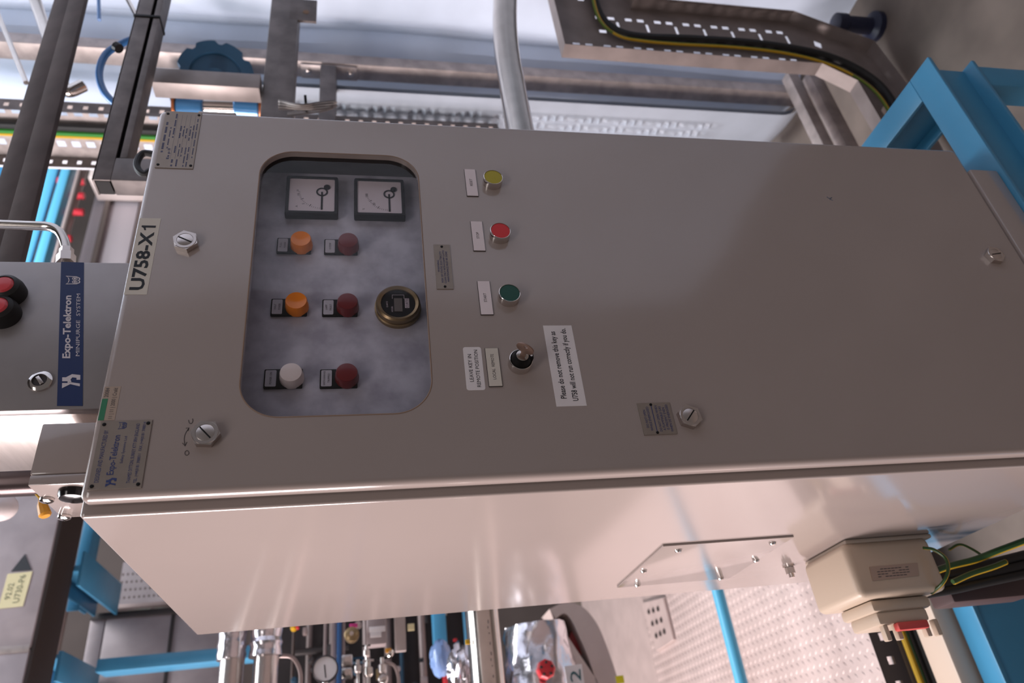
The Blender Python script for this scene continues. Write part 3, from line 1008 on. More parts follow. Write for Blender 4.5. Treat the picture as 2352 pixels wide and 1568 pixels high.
build('disc', MB().lathe(HW + ax * 0.012, ax, [(R0 * .70, 0), (R0 * .70, .006)], 32), HWM, hw)
build('spindle', MB().cyl(HW + ax * .02, HW + ax * .15, .013, 14), STEEL, hw)
build('hub', MB().lathe(HW - ax * 0.004, ax, [(0.022, 0), (0.026, 0.03)], 20), HWM, hw)
VB = mat('valve_blue', (70, 128, 178), 0.25, 0.3, coat=.4)
CU = mat('copper', (184, 112, 72), 0.35, 0.8)
for (u0, u1, lab) in ((408, 470, 'blue valve body with copper ring above the certificate plate'), (540, 598, 'blue valve body with copper ring next to the drilled arm')):
    p, q = at(u0, 246, 1, 0.62), at(u1, 250, 1, 0.62)
    v_ = build('ball_valve', MB().lathe(p, q - p, [(0.030, 0), (0.034, 0.004), (0.034, (q - p).length - .004), (0.03, (q - p).length)], 28), VB, label=lab, cat='valve')
    e = p if u0 < 500 else q
    build('copper_ring', MB().lathe(e, (q - p) * (-1 if u0 < 500 else 1), [(0.031, 0), (0.036, .001), (0.036, .008), (.031, .009)], 28), CU, v_)
p, q = at(470, 244, 1, 0.62), at(540, 246, 1, 0.62)
build('pipe_union', MB().cyl(p, q, 0.026, 24), STEEL, label='steel union between the two blue valve bodies', cat='union')
WIRE = mat('grey_wire', (176, 166, 160), 0.45)
lc = thing('lead_coil', at(700, 250, 1, .45)[:], 'coil of thin grey leads hung beside the drilled arm', 'coil')
for k in range(7):
    o = k - 3
    pts = [at(640, 240 + o * 3.4, 1, 0.45), at(690, 246 + o * 2.0, 1, 0.44 + .004 * o), at(735, 243 + o * 2.8, 1, 0.45), at(768 + 6 * math.sin(k * 2), 240 + o * 2.6, 1, 0.46), at(735, 252 + o * 1.5, 1, 0.47), at(660, 262 + o, 1, .48)]
    build('lead', MB().tube(spline(pts, 6), 0.0020, 7), WIRE if k % 2 else mat('dark_wire', (96, 88, 86), .45), lc)
build('coil_tie', MB().box(at(700, 232, 1, .44).x, at(700, 232, 1, .44).x + .004, .425, .475, at(704, 250, 1, .44).z, at(698, 250, 1, .44).z), BLACK, lc)
# blue hose, instrument pipes
hp = spline([at(310, 88, 1, .462), at(280, 100, 1, .462), at(243, 125, 1, .462), at(228, 165, 1, .462), at(236, 205, 1, .462), at(262, 236, 1, .462), at(300, 262, 1, .462)], 8)
hs = build('air_hose', MB().tube(hp, 0.0085, 12), mat('blue_hose', (58, 110, 168), 0.3), label='blue air hose looping beside the slotted channel', cat='hose')
build('hose_clip', MB().tube([at(266, 106, 1, .445), at(274, 112, 1, .445)], 0.012, 10), BLACK, hs)
hp = smooth_path([at(60, -60, 1, 0.7), at(118, 110, 1, 0.7), at(150, 215, 1, 0.7), at(192, 196, 1, 0.7)], 0.06, 8)
build('sample_pipe', MB().tube(hp, 0.017, 18), STEEL, label='stainless pipe ending in an elbow under the diagonal brace', cat='pipe')
build('sample_pipe', MB().tube([at(-10, 20, 1, .7), at(60, 190, 1, .7)], 0.007, 12), STEEL, label='thin stainless tube behind the upper end of the diagonal brace', cat='pipe')
build('sample_pipe', MB().tube([at(283, -20, 1, .5), at(318, 45, 1, .5)], 0.006, 10), STEEL, label='thin stainless tube meeting the far end of the slotted channel', cat='pipe')
build('hose_tail', MB().tube([at(226, -20, 1, .6), at(228, 46, 1, .6)], 0.005, 10), MATS['blue_hose'], label='cut blue hose end hanging above the blue air hose', cat='hose')
hk = spline([at(372, 360, 1, .2), at(330, 352, 1, .2), at(314, 378, 1, .2), at(330, 400, 1, .2), at(372, 396, 1, .2), Vector((.6165, .22, 1.30))], 6)
build('cable_loop', MB().tube(hk, 0.006, 10), RUBBER, label='black cable loop beside the certificate plate corner', cat='cable')

# blue base frame of the skid under the cabinet, right corner
ZF = -0.06
apex, inner = at(2130, 130, 2, ZF), at(2118, 232, 2, ZF)
fw = apex.x - inner.x
fy = inner.y - apex.y
fr = thing('skid_frame', (apex.x - 0.4, apex.y + 0.3, FLOOR_Z), 'blue painted steel skid frame under the cabinet', 'frame')
FB = 0.105


def ibeam(nm, x0, x1, y0, y1, along_x):
    build(nm + '_top_flange', MB().box(x0, x1, y0, y1, ZF - 0.009, ZF, 0.002), BLUEP, fr)
    build(nm + '_bottom_flange', MB().box(x0, x1, y0, y1, ZF - FB - .009, ZF - FB, 0.002), BLUEP, fr)
    if along_x:
        m_ = (y0 + y1) / 2
        build(nm + '_web', MB().box(x0, x1 - .004, m_ - .004, m_ + .004, ZF - FB, ZF - .009), BLUEP, fr)
    else:
        m_ = (x0 + x1) / 2
        build(nm + '_web', MB().box(m_ - .004, m_ + .004, y0, y1, ZF - FB, ZF - .009), BLUEP, fr)


ibeam('front', -1.2, apex.x, apex.y, apex.y + fy, True)
ibeam('side', apex.x - fw, apex.x, apex.y + fy, apex.y + 0.75, False)
for xx in (-1.0, apex.x - 0.04):
    build('foot', MB().box(xx - 0.03, xx + 0.03, apex.y + 0.005, apex.y + fy - .005, FLOOR_Z, ZF - FB - .009, 0.004), BLUEP, fr)
build('foot', MB().box(apex.x - .055, apex.x - .005, apex.y + .68, apex.y + .74, FLOOR_Z, ZF - FB - .009, 0.004), BLUEP, fr)
# plinth rails between cabinet and frame
pr = at(2262, 392, 1, 0.0)
build('plinth_rail', MB().box(0.0, pr.x, apex.y + .008, apex.y + .046, ZF, -0.0005, 0.003), PAINT, label='grey plinth rail under the cabinet front', cat='rail')
pk_ = thing('plinth_rail', (.3, .58, FLOOR_Z), 'grey plinth rail on legs under the cabinet back', 'rail')
build('rail', MB().box(0.02, pr.x, 0.56, 0.60, ZF, -0.0005, 0.004), PAINT, pk_)
for xx in (.12, .46):
    build('leg', MB().box(xx, xx + .04, .56, .60, FLOOR_Z, ZF, .003), PAINT, pk_)
fs_ = at(2014, 62, 2, FLOOR_Z)
st = build('pipe_stub', MB().lathe(fs_, Z, [(.05, 0), (.05, .02), (.028, .03), (.028, .12), (.034, .125), (.034, .16), (.02, .165)], 20), mat('stub_navy', (34, 38, 62), .4), label='short dark blue pipe stub on the floor beyond the bent tray', cat='pipe stub')

# ------------------------------------------------------------------ purge unit on top of the cabinet
PUY = 0.08
px0, px1 = at(100, 942, 1, PUY).x, at(100, 600, 1, PUY).x
pu = thing('purge_unit', ((px0 + px1) / 2, 0.17, BZ1), 'brushed steel purge control box with a blue name band, on top of the cabinet', 'control box')
PUM = mat('purge_steel', (158, 152, 152), 0.42, 0.55, var=0.06, vscale=16)
pd_ = 0.27
build('body', MB().box(px0 + 0.004, px1 - 0.004, PUY + 0.020, pd_, BZ1, 1.86, 0.004), BRUSHED, pu)
build('door', MB().box(px0, px1, PUY, PUY + 0.0145, BZ1, 1.86, 0.003), PUM, pu)
bl, tl, br_, tr_ = at(190, 932, 1, PUY - .0003), at(131, 932, 1, PUY - .0003), at(193, 603, 1, PUY - .0003), at(140, 603, 1, PUY - .0003)
NAVY = mat('navy_band', (11, 36, 86), 0.4)
band = build('name_band', MB().prism([(0, 0), (1, 0), (1, 1), (0, 1)], bl, br_ - bl, tl - bl, -Y, 0.0003), NAVY, pu)
PALE = mat('pale_lettering', (206, 198, 202), 0.5)
exb, eyb = (br_ - bl), (tl - bl)
o = bl - Y * 0.0006
ink = MB()
put_text(ink, 'Expo-Telektron', o + exb * .305 + eyb * .42, exb.normalized(), eyb.normalized(), exb.length * .44, eyb.length * .42, 0.028)
put_text(ink, 'MINIPURGE  SYSTEM', o + exb * .32 + eyb * .14, exb.normalized(), eyb.normalized(), exb.length * .44, eyb.length * .16)
build('lettering', ink, PALE, band, flat=True)
ink = MB()
arrow_h(ink, o + exb * .155 + eyb * .46, exb.normalized(), eyb.normalized(), eyb.length * .72)
build('emblem', ink, PALE, band, flat=True)
ink = MB()
owl(ink, o + exb * .86 + eyb * .46, exb.normalized() * .82, eyb.normalized(), eyb.length * .62)
build('emblem', ink, PALE, band, flat=True)
lk = at(91, 873, 1, PUY - .004)
l_ = build('door_lock', MB().lathe((lk.x, PUY, lk.z), -Y, [(0.0140, 0), (0.0138, 0.003), (0.0110, 0.005), (0.0085, 0.0052), (0.0085, 0.002)], 36, False, False), CHROME, pu)
build('lock_core', MB().lathe((lk.x, PUY, lk.z), -Y, [(0.0085, 0.001), (0.0085, 0.003), (0.002, 0.003)], 28), DARKM, l_)
build('lock_wing', MB().obox((lk.x, PUY - 0.004, lk.z), Vector((.8, 0, .6)), Y, Vector((-.6, 0, .8)), 0.0065, 0.0012, 0.0022, 0.0006), NUT, l_)
REDB = mat('red_boot_button', (206, 62, 70), 0.3, coat=.4)
for (u, v) in ((8, 656), (-6, 704)):
    p = at(u, v, 1, PUY - 0.02)
    q = build('push_button', MB().lathe((p.x, PUY, p.z), -Y, [(0.0210, 0), (0.0210, 0.010), (0.0180, 0.020), (0.0135, 0.0235), (0.0125, 0.0220)], 36, False, False), RUBBER, pu, label='red push button in a black rubber boot')
    build('button_cap', MB().lathe((p.x, PUY, p.z), -Y, [(0.0128, 0.018), (0.0128, 0.0222), (0.010, 0.0245), (0.003, 0.0252)], 32), REDB, q)
# bent conduit leaving the purge unit
pc = smooth_path([at(-40, 514, 1, 0.12), at(130, 520, 1, 0.12), at(153, 560, 1, 0.12), at(152, 612, 1, 0.12)], 0.05, 8)
cn = build('conduit', MB().tube(pc, 0.0068, 14), STEEL, label='bent stainless tube entering the right side of the purge box', cat='pipe')
cp = at(152, 575, 1, 0.12)
build('fitting', MB().lathe(at(151, 604, 1, .12), at(153, 572, 1, .12) - at(151, 604, 1, .12), [(0.0125, 0), (0.0125, 0.014), (0.0095, 0.018), (0.0095, 0.026)], 6), NUT, cn)

# small grey relief-valve box beside the purge unit
GY = 0.06
g0, g1 = at(60, 1115, 1, GY).x, at(97, 970, 1, GY).x
gz = at(97, 970, 1, GY).z
gb = thing('relief_box', ((g0 + g1) / 2, 0.12, BZ1), 'small grey relief valve box with two cross-head screws, left of the purge box', 'box')
gs = at(65, 1090, 1, GY).x
build('cover', MB().box(gs, g1 - 0.001, GY, 0.168, BZ1, gz, 0.0025), PAINT, gb)
build('end_plate', MB().box(g0, gs - 0.0008, GY, 0.168, BZ1, gz - 0.001, 0.0015), PAINT, gb)
for (u, v) in ((92, 1143), (133, 1183)):
    p = at(u, v, 0, g0) + Vector((0, .004, -.006))
    sc = build('screw', MB().lathe((g0, p.y, p.z), -X, [(0.0078, 0), (0.0076, 0.003), (0.0050, 0.0046), (0.0005, 0.0050)], 20), CHROME, gb)
    build('cross_slot', MB().box(g0 - .0054, g0 - .0042, p.y - .003, p.y + .003, p.z - .0006, p.z + .0006), BLACK, sc)
p = at(160, 1126, 0, g0)
build('cable_gland', MB().lathe((g0 + 0.001, p.y + .004, p.z - .004), -X, [(0.0165, 0), (0.0165, 0.006), (0.0145, 0.010), (0.0080, 0.012)], 28), mat('gloss_black', (20, 18, 18), .15), gb)
# pipe and tag behind it
vp = at(30, 1100, 1, 0.5)
build('vent_pipe', MB().cyl((vp.x, 0.5, BZ1), (vp.x, 0.5, 2.4), 0.030, 28), mat('dark_steel', (96, 84, 84), .25, .9), label='upright stainless vent pipe behind the relief box', cat='pipe')
tp = at(97, 1160, 1, 0.5)
tg = build('tag', MB().lathe(at(93, 1146, 1, .5), at(102, 1176, 1, .5) - at(93, 1146, 1, .5), [(0.003, 0), (0.008, 0.012), (0.010, 0.030), (.007, .034)], 10), mat('tag_orange', (206, 140, 30), .5),
      label='small orange plastic tag behind the relief box', cat='tag')
build('strap', MB().tube([at(93, 1146, 1, .5), at(70, 1120, 1, .5), (vp.x - .02, .5, at(50, 1110, 1, .5).z)], .002, 6), YELLOW, tg)
wv = at(2, 1165, 1, 0.9)
build('white_valve', MB().sphere(wv, 0.030, sc=(1, 1, 1.1)).lathe(wv + Z * .02, Z, [(0.014, 0), (.014, .05)], 14), mat('white_plastic', (226, 214, 214), .4), label='white rounded valve at the top edge by the vent pipe', cat='valve')

# ------------------------------------------------------------------ junction box on the left side
JX = BX0
j0, j1, jy0, jy1, jz0, jz1 = -0.108, JX, 0.322, 0.460, 0.120, 0.288
JBM = mat('junction_beige', (184, 166, 148), 0.42, bump=.05, bscale=200)
jb = thing('junction_box', (-0.06, 0.4, jz0), 'beige plastic junction box fixed to the left side of the cabinet', 'junction box')
build('box', MB().box(j0, j1 - 0.006, jy0, jy1, jz0, jz1, 0.012, 4), JBM, jb)
build('mounting_flange', MB().box(j1 - 0.008, j1, jy0 + .004, jy1 + .004, jz0 - 0.012, jz1 - .01, 0.003), mat('junction_shadow_beige', (176, 160, 146), .45), jb)
# rating plate on the front face
f = lambda u, v: at(u, v, 1, jy0)
rp = [f(1996, 1302), f(2106, 1293), f(2110, 1322), f(2004, 1334)]
rpp = build('rating_plate', MB().add([p - Y * .0012 for p in rp] + [p - Y * .0002 for p in rp], [[0, 1, 2, 3], [4, 5, 6, 7], [0, 1, 5, 4], [1, 2, 6, 5], [2, 3, 7, 6], [3, 0, 4, 7]]), mat('worn_plate', (168, 146, 132), .5, .3), jb)
ink = MB()
e1 = (rp[1] - rp[0])
e2 = (rp[3] - rp[0])
for k in range(4):
    for j in range(9):
        if (j * 5 + k * 3) % 7 == 0:
            continue
        c = rp[0] - Y * .0014 + e1 * (.16 + .075 * j) + e2 * (.22 + .18 * k)
        ink.obox(c, e1.normalized(), Y, e1.normalized().cross(Y), e1.length * .03, .0001, .0006)
build('print_lines', ink, GREYINK, rpp, flat=True)
# plug socket block under it, with its red catch
pk = thing('plug_socket', (-0.14, 0.4, 0.1), 'beige plug and socket with a red catch below the junction box', 'plug')
build('collar', MB().box(-0.128, j0 - .0005, 0.345, 0.440, 0.146, 0.258, 0.006), JBM, pk)
build('shroud', MB().box(-0.148, -0.127, 0.350, 0.430, 0.156, 0.252, 0.005), JBM, pk)
for zz_ in (.236, .214, .160, .140):
    build('prong', MB().box(-0.172, -0.146, 0.354, 0.366, zz_, zz_ + .009, 0.002), JBM, pk)
build('red_catch', MB().box(-0.160, -0.147, 0.342, 0.356, 0.168, 0.226, 0.003), mat('faded_red', (196, 74, 70), .5), pk)
# cables under the cabinet
EY, EG = YELLOW, GREEN


def earth(name, px, r, label, yv=None, n=8):
    pts = spline([at(u, v, 1, y) for u, v, y in px], n)
    t = thing(name, pts[0][:], label, 'cable')
    build('yellow_stripe', MB().tube(pts, r, 8), mat('earth_yellow', (172, 136, 24), .45), t)
    build('green_stripe', MB().tube([p + Vector((0, -r * .5, r * .7)) for p in pts], r * .85, 8), mat('earth_green', (38, 72, 28), .45), t)
    return t


earth('earth_wire', [(2122, 1258, .30), (2145, 1262, .30), (2172, 1282, .30), (2178, 1310, .30), (2166, 1338, .31), (2140, 1362, .34)], .0028, 'thin earth wire looping off the junction box corner')
earth('earth_wire', [(2130, 1318, .36), (2180, 1300, .36), (2240, 1285, .36), (2300, 1262, .34), (2400, 1225, .32)], .0060, 'thick earth wire bundled with black cables under the cabinet')
earth('earth_wire', [(2180, 1262, .38), (2205, 1250, .38), (2235, 1262, .38), (2262, 1280, .38)], .0024, 'short earth wire arching above the bundled cables')
earth('earth_wire', [(2190, 1336, .36), (2230, 1318, .36), (2280, 1302, .36), (2310, 1290, .36)], .005, 'earth wire hanging below the black cables')
for o, rr, wd in ((0, .009, 'uppermost'), (24, .009, 'middle'), (46, .008, 'lowest')):
    pts = spline([at(2130, 1326 + o * .8, 1, .40), at(2200, 1314 + o * .8, 1, .40), at(2270, 1296 + o * .85, 1, .39), at(2420, 1258 + o, 1, .38)], 6)
    build('power_cable', MB().tube(pts, rr, 12), RUBBER, label=wd + ' of three black power cables running out below the junction box', cat='cable', group='black power cables under the cabinet')
build('cable_cleat', MB().obox(at(2250, 1356, 1, .46), X, Y, Z, .022, .03, .09, .006), mat('cleat_brown', (72, 54, 54), .6), label='dark brown cable cleat below the black power cables', cat='cleat')

# low tray, cream channel and blue beam running left of the cabinet
t0, t1 = at(2000, 1470, 1, .95), at(2165, 1470, 1, .95)
lt = thing('cable_tray', (-0.3, .95, t1.z), 'low perforated cable tray running left past the plug socket', 'cable tray')
zc = (t0.z + t1.z) / 2
for zz0, zz1 in ((t0.z - .07, t0.z), (t1.z, t1.z + .06)):
    mb = MB()
    hs_ = [(-1.2 + k * .055, -1.2 + k * .055 + .018, .35, .62) for k in range(23)]
    slot_plate(mb, lambda s, t: Vector((s, .95, zz0 + (zz1 - zz0) * t)), [-1.25, .1], [0, 1], hs_)
    build('side_strip', mb, mat('tray_dark', (62, 57, 60), .5, .2), lt)
build('tray_back', MB().box(-1.25, .1, .985, .99, t1.z + .055, t0.z - .065), mat('tray_back_grey', (150, 140, 138), .5, .3), lt)
zz = t0.z - .105
e = thing('earth_wire', (-.4, .97, zz), 'earth wire lying in the low perforated tray', 'cable')
build('yellow_stripe', MB().tube([(-1.25, .965, zz), (.1, .965, zz)], .008, 10), MATS['earth_yellow'], e)
build('green_stripe', MB().tube([(-1.25, .962, zz - .009), (.1, .962, zz - .009)], .005, 10), MATS['earth_green'], e)
build('power_cable', MB().tube([(-1.25, .965, zz - .04), (.1, .965, zz - .04)], .014, 10), RUBBER, label='black cable lying in the low perforated tray', cat='cable')
c0, c1 = at(2168, 1470, 1, .80), at(2224, 1470, 1, .80)
build('cable_duct', MB().box(-1.3, -.02, .80, .88, c1.z, c0.z, .006), mat('cream_plastic', (206, 184, 166), .45), label='cream cable duct between the low tray and the blue beam', cat='duct')
c0, c1 = at(2226, 1470, 1, .78), at(2290, 1470, 1, .70)
bb = thing('steel_beam', (-.4, .8, FLOOR_Z), 'blue steel beam left of the cabinet next to the cream duct', 'beam')
build('top_flange', MB().box(-1.3, -.02, .728, .79, c0.z - .012, c0.z, .002), BLUEP, bb)
build('web', MB().box(-1.3, -.02, .740, .750, FLOOR_Z, c0.z - .012, .002), BLUEP, bb)

# raised chequer-plate deck behind, with a dotted cover plate and a blue handrail
DZ = -0.42
DECK = mat('deck_plate', (206, 187, 182), 0.5, 0.1, var=0.08, vscale=10)
dk = thing('deck_plate', (0.2, 2.6, FLOOR_Z), 'pale chequer-plate walkway behind the cabinet', 'walkway')
dz = DZ
build('plate', MB().box(-1.6, 1.4, 1.15, 4.4, dz - .03, dz, .002), DECK, dk)
for xx in (-1.5, 1.3):
    build('support', MB().box(xx, xx + .08, 1.5, 4.2, FLOOR_Z, dz - .03, .002), DARKM, dk)
mb = MB()
yy = 1.25
row = 0
while yy < 3.2:
    xx = -0.35
    while xx < 0.75:
        p = Vector((xx + (0.02 if row % 2 else 0), yy, dz))
        q = math.radians(45 if row % 2 else -45)
        d = Vector((math.cos(q), math.sin(q), 0))
        e = Vector((-d.y, d.x, 0))
        L_, w_, h_ = .011, .0038, .0022
        mb.add([p - d * L_, p + e * w_, p + d * L_, p - e * w_, p - d * L_ * .4 + Z * h_, p + d * L_ * .4 + Z * h_],
               [[0, 3, 4], [3, 5, 4], [3, 2, 5], [2, 1, 5], [1, 4, 5], [1, 0, 4]])
        xx += .04
    yy += .02
    row += 1
build('tread_pattern', mb, DECK, dk, kind='stuff')
cv = [at(u, v, 2, dz + .0035) for u, v in ((1477, 1385), (1528, 1372), (1552, 1468), (1513, 1494))]
cp_ = build('cover_plate', MB().add(cv + [p + Z * .012 for p in cv], [[4, 5, 6, 7], [0, 1, 5, 4], [1, 2, 6, 5], [2, 3, 7, 6], [3, 0, 4, 7]]), DECK,
            label='flat cover plate with nine bolt heads on the walkway', cat='plate')
for i in range(3):
    for k in range(3):
        s, t = .25 + .22 * i, .22 + .26 * k
        p = (cv[0] * (1 - s) + cv[1] * s) * (1 - t) + (cv[3] * (1 - s) + cv[2] * s) * t
        build('bolt_head', MB().lathe(p + Z * .012, Z, [(.013, 0), (.012, .006)], 8), DARKM, cp_)
hr_ = at(1652, 1370, 1, 1.55)
build('handrail', MB().cyl((-1.6, 1.55, hr_.z), (1.2, 1.55, hr_.z), .0195, 24), mat('handrail_blue', (96, 188, 226), .35), label='bright blue tubular handrail behind the cabinet', cat='handrail')

# clad pipes running left behind the cabinet
def clad(u0, u1, v, y, label, mat_, x0=-1.7, x1=1.2, wob=0.0):
    a, c = at(u0, v, 1, y), at(u1, v, 1, y)
    r_ = abs(a.z - c.z) / 2
    z_ = (a.z + c.z) / 2
    n_ = 80 if wob else 2
    pts = [Vector((x0 + (x1 - x0) * k / n_, y, z_)) for k in range(n_ + 1)]
    rr = [r_ * (1 + wob * random.uniform(-1, 1)) for k in pts]
    return build('clad_pipe', MB().tube(pts, rr, 24), mat_, label=label, cat='pipe')


CLADP = mat('pipe_cladding', (206, 196, 192), 0.26, 1.0, var=.05)
pA = clad(505, 562, 1520, 1.55, 'upper of two steel-clad pipes behind the cabinet', CLADP)
pB = clad(582, 640, 1520, 1.55, 'lower of two steel-clad pipes behind the cabinet', CLADP)
for (u0, u1, par) in ((500, 566, pA), (576, 646, pB)):
    a, c = at(u0, 1480, 1, 1.55), at(u1, 1480, 1, 1.55)
    xa = at(530, 1508, 1, 1.5).x
    pts = [Vector((xa + .5 * k / 40, 1.55, (a.z + c.z) / 2)) for k in range(41)]
    rr = [abs(a.z - c.z) / 2 * random.uniform(.97, 1.12) for k in pts]
    build('foil_sleeve', MB().tube(pts, rr, 22), FOIL, par, label='crumpled foil sleeve')
a, c = at(1075, 1490, 1, 1.30), at(1152, 1490, 1, 1.30)
sp_ = build('stainless_pipe', MB().cyl((-1.7, 1.30, (a.z + c.z) / 2), (1.0, 1.30, (a.z + c.z) / 2), abs(a.z - c.z) / 2, 36), STEEL, label='polished stainless pipe with faint stencil marks behind the cabinet', cat='pipe')
ink = MB()
rP = abs(a.z - c.z) / 2
zP = (a.z + c.z) / 2
for k in range(34):
    if k % 6 in (3, 5):
        continue
    xk = -0.35 + k * .0135
    ink.box(xk, xk + .0035 + .003 * (k % 3), 1.30 - rP - .0004, 1.30 - rP + .0012, zP - .010 + .002 * (k % 2), zP - .0085 + .002 * (k % 2))
build('stencil_marks', ink, GREYINK, sp_, kind='stuff')

# foil-wrapped vessel with a red cap, number sign and round guard
FV = at(1225, 1510, 1, 1.85)
fv = thing('wrapped_vessel', (FV.x, FV.y, FV.z - .3), 'foil-wrapped vessel with a red cap behind the stainless pipe', 'vessel')
mb = MB()
seg, rg = 40, 28
vs, fs = [], []
rnd = random.Random(11)
for j in range(rg + 1):
    for i in range(seg):
        th = 2 * math.pi * i / seg
        s = j / rg
        rr = 0.140 * (1 + .10 * math.sin(3 * th + s * 9) * rnd.random() + .06 * rnd.uniform(-1, 1)) * (0.75 + .25 * math.sin(math.pi * s))
        vs.append(Vector((FV.x - .75 + .86 * s, FV.y + .05 + rr * math.cos(th), FV.z - .03 + rr * math.sin(th))))
for j in range(rg):
    for i in range(seg):
        k = (i + 1) % seg
        fs.append([j * seg + i, j * seg + k, (j + 1) * seg + k, (j + 1) * seg + i])
fs.append(list(range(seg))[::-1])
mb.add(vs, fs)
build('foil_wrap', mb, FOIL, fv)
rc_ = at(1257, 1534, 1, 1.70)
cap = build('red_cap', MB().lathe(rc_ + Y * .05, -Y, [(.028, 0), (.031, .01), (.031, .035), (.026, .042), (.010, .044)], 8), RED, fv)
for k in range(5):
    q = 2 * math.pi * k / 5
    build('cap_bolt', MB().lathe(rc_ + Vector((math.cos(q) * .019, .008, math.sin(q) * .019)), -Y, [(.005, 0), (.004, .006)], 8), DARKM, cap)
sg = [at(u, v, 1, 1.62) for u, v in ((1296, 1530), (1336, 1524), (1350, 1620), (1312, 1630))]
sgn = build('number_sign', MB().add(sg + [p + Y * .004 for p in sg], [[0, 1, 2, 3], [4, 5, 6, 7], [0, 1, 5, 4], [1, 2, 6, 5], [2, 3, 7, 6], [3, 0, 4, 7]]), WHITE, label='white number sign in front of the foil-wrapped vessel', cat='sign')
ink = MB()
o_ = at(1332, 1557, 1, 1.618)
put_text(ink, '-2', o_ - X * .034, X + Z * -.1, Z, .060, .034)
build('lettering', ink, mat('teal_ink', (40, 86, 92), .6), sgn, flat=True)
# round grey guard with an opening
GC = at(1300, 1560, 1, 1.85)
gd = thing('pump_guard', (GC.x, GC.y, GC.z - .25), 'rounded grey machine guard with an oval opening by the walkway', 'guard')
GRD = mat('guard_grey', (178, 162, 156), .5, var=.06)
GY0 = 2.08
pts = [at(u, v, 1, GY0) for u, v in ((1262, 1398), (1296, 1384), (1336, 1392), (1370, 1430), (1396, 1490), (1422, 1570), (1450, 1680))]
pts2 = [at(u, v, 1, GY0) for u, v in ((1272, 1424), (1294, 1408), (1312, 1420), (1330, 1456), (1352, 1510), (1376, 1590), (1400, 1690))]
A, B = spline(pts, 6), spline(pts2, 6)
build('rim', MB().loops([A, B, [p + Y * .16 for p in B], [p + Y * .16 for p in A], A]), GRD, gd)
A2 = [p + Y * .15 for p in A]
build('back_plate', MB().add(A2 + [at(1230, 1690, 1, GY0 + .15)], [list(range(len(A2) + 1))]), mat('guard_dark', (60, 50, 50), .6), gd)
rr_ = at(1336, 1472, 1, GY0 + .09)
build('red_disc', MB().lathe(rr_, -Y, [(.055, 0), (.055, .02), (.02, .03)], 28), mat('deep_red', (150, 38, 38), .5), gd)
build('yellow_tag', MB().obox(at(1424, 1560, 1, 1.8), X, Y, Z, .012, .002, .014, .001), mat('tag_yellow', (214, 200, 30), .5), label='yellow tag at the foot of the rounded grey guard', cat='tag')

# ------------------------------------------------------------------ instruments seen below the cabinet's back edge
gc = at(747, 1536, 1, 1.45)
pg = thing('pressure_gauge', gc[:], 'white round pressure gauge with a single black pointer', 'gauge')
build('case', MB().lathe(gc, -Y, [(.034, -.03), (.035, .0), (.035, .008), (.032, .009), (.0315, .004)], 40, True, False), mat('gauge_case', (70, 66, 68), .3, .8), pg)
build('dial', MB().lathe(gc, -Y, [(.0316, 0), (.0316, .004)], 40), mat('gauge_white', (230, 222, 222), .4), pg)
build('pointer', MB().obox(gc + Vector((.0, -.0046, .0)) - X * .006, Vector((1, 0, .12)).normalized(), Y, Vector((-.12, 0, 1)).normalized(), .017, .0004, .0014), BLACK, pg)
build('socket', MB().cyl(gc - X * .03, gc - X * .12, .008, 12), NUT, pg)


def xbar(name, u0, u1, v, y, label, m_, x0=-1.4, x1=1.0, d=.03, cat='bar', bev=.002):
    a, c = at(u0, v, 1, y), at(u1, v, 1, y)
    return build(name, MB().box(x0, x1, y, y + d, c.z, a.z, bev), m_, label=label, cat=cat)


PINKM = mat('plain_steel', (160, 142, 138), .45, .4, var=.08, vscale=12)
xbar('conduit_bar', 743, 750, 1480, 1.9, 'narrow steel conduit just above the pressure gauge', PINKM, cat='conduit')
xbar('conduit_bar', 760, 772, 1480, 1.9, 'broad steel conduit beside the blue tube near the gauge', PINKM, cat='conduit')
xbar('blue_tube', 774, 784, 1480, 1.88, 'slim dark blue tube between the steel conduits', mat('tube_blue', (44, 86, 136), .4), cat='tube')
xbar('conduit_bar', 785, 792, 1480, 1.9, 'narrow steel conduit below the blue tube', PINKM, cat='conduit')
xbar('flat_bar', 908, 933, 1480, 1.75, 'wide pale grey flat bar beside the instrument transmitter', mat('bar_grey', (162, 148, 144), .5), x0=at(920, 1494, 1, 1.75).x, cat='bar')
xbar('column', 998, 1027, 1470, 2.3, 'blue painted column beside the polished stainless pipe', BLUEP, x0=at(1010, 1520, 1, 2.3).x, d=.10, cat='column')
# transmitter
TM = at(866, 1448, 1, 1.7)
tm = thing('transmitter', TM[:], 'grey instrument transmitter with two white name strips', 'transmitter')
a, c = at(842, 1420, 1, 1.7), at(888, 1478, 1, 1.7)
build('housing', MB().box(c.x, a.x + .05, 1.70, 1.76, c.z, a.z, .006), mat('housing_grey', (150, 136, 136), .5), tm)
for (u0, v0, u1, v1) in ((848, 1440, 885, 1449), (850, 1452, 876, 1462)):
    a, c = at(u0, v0, 1, 1.699), at(u1, v1, 1, 1.699)
    build('name_strip', MB().box(c.x, a.x, 1.696, 1.699, c.z, a.z, .0005), WHITE, tm)
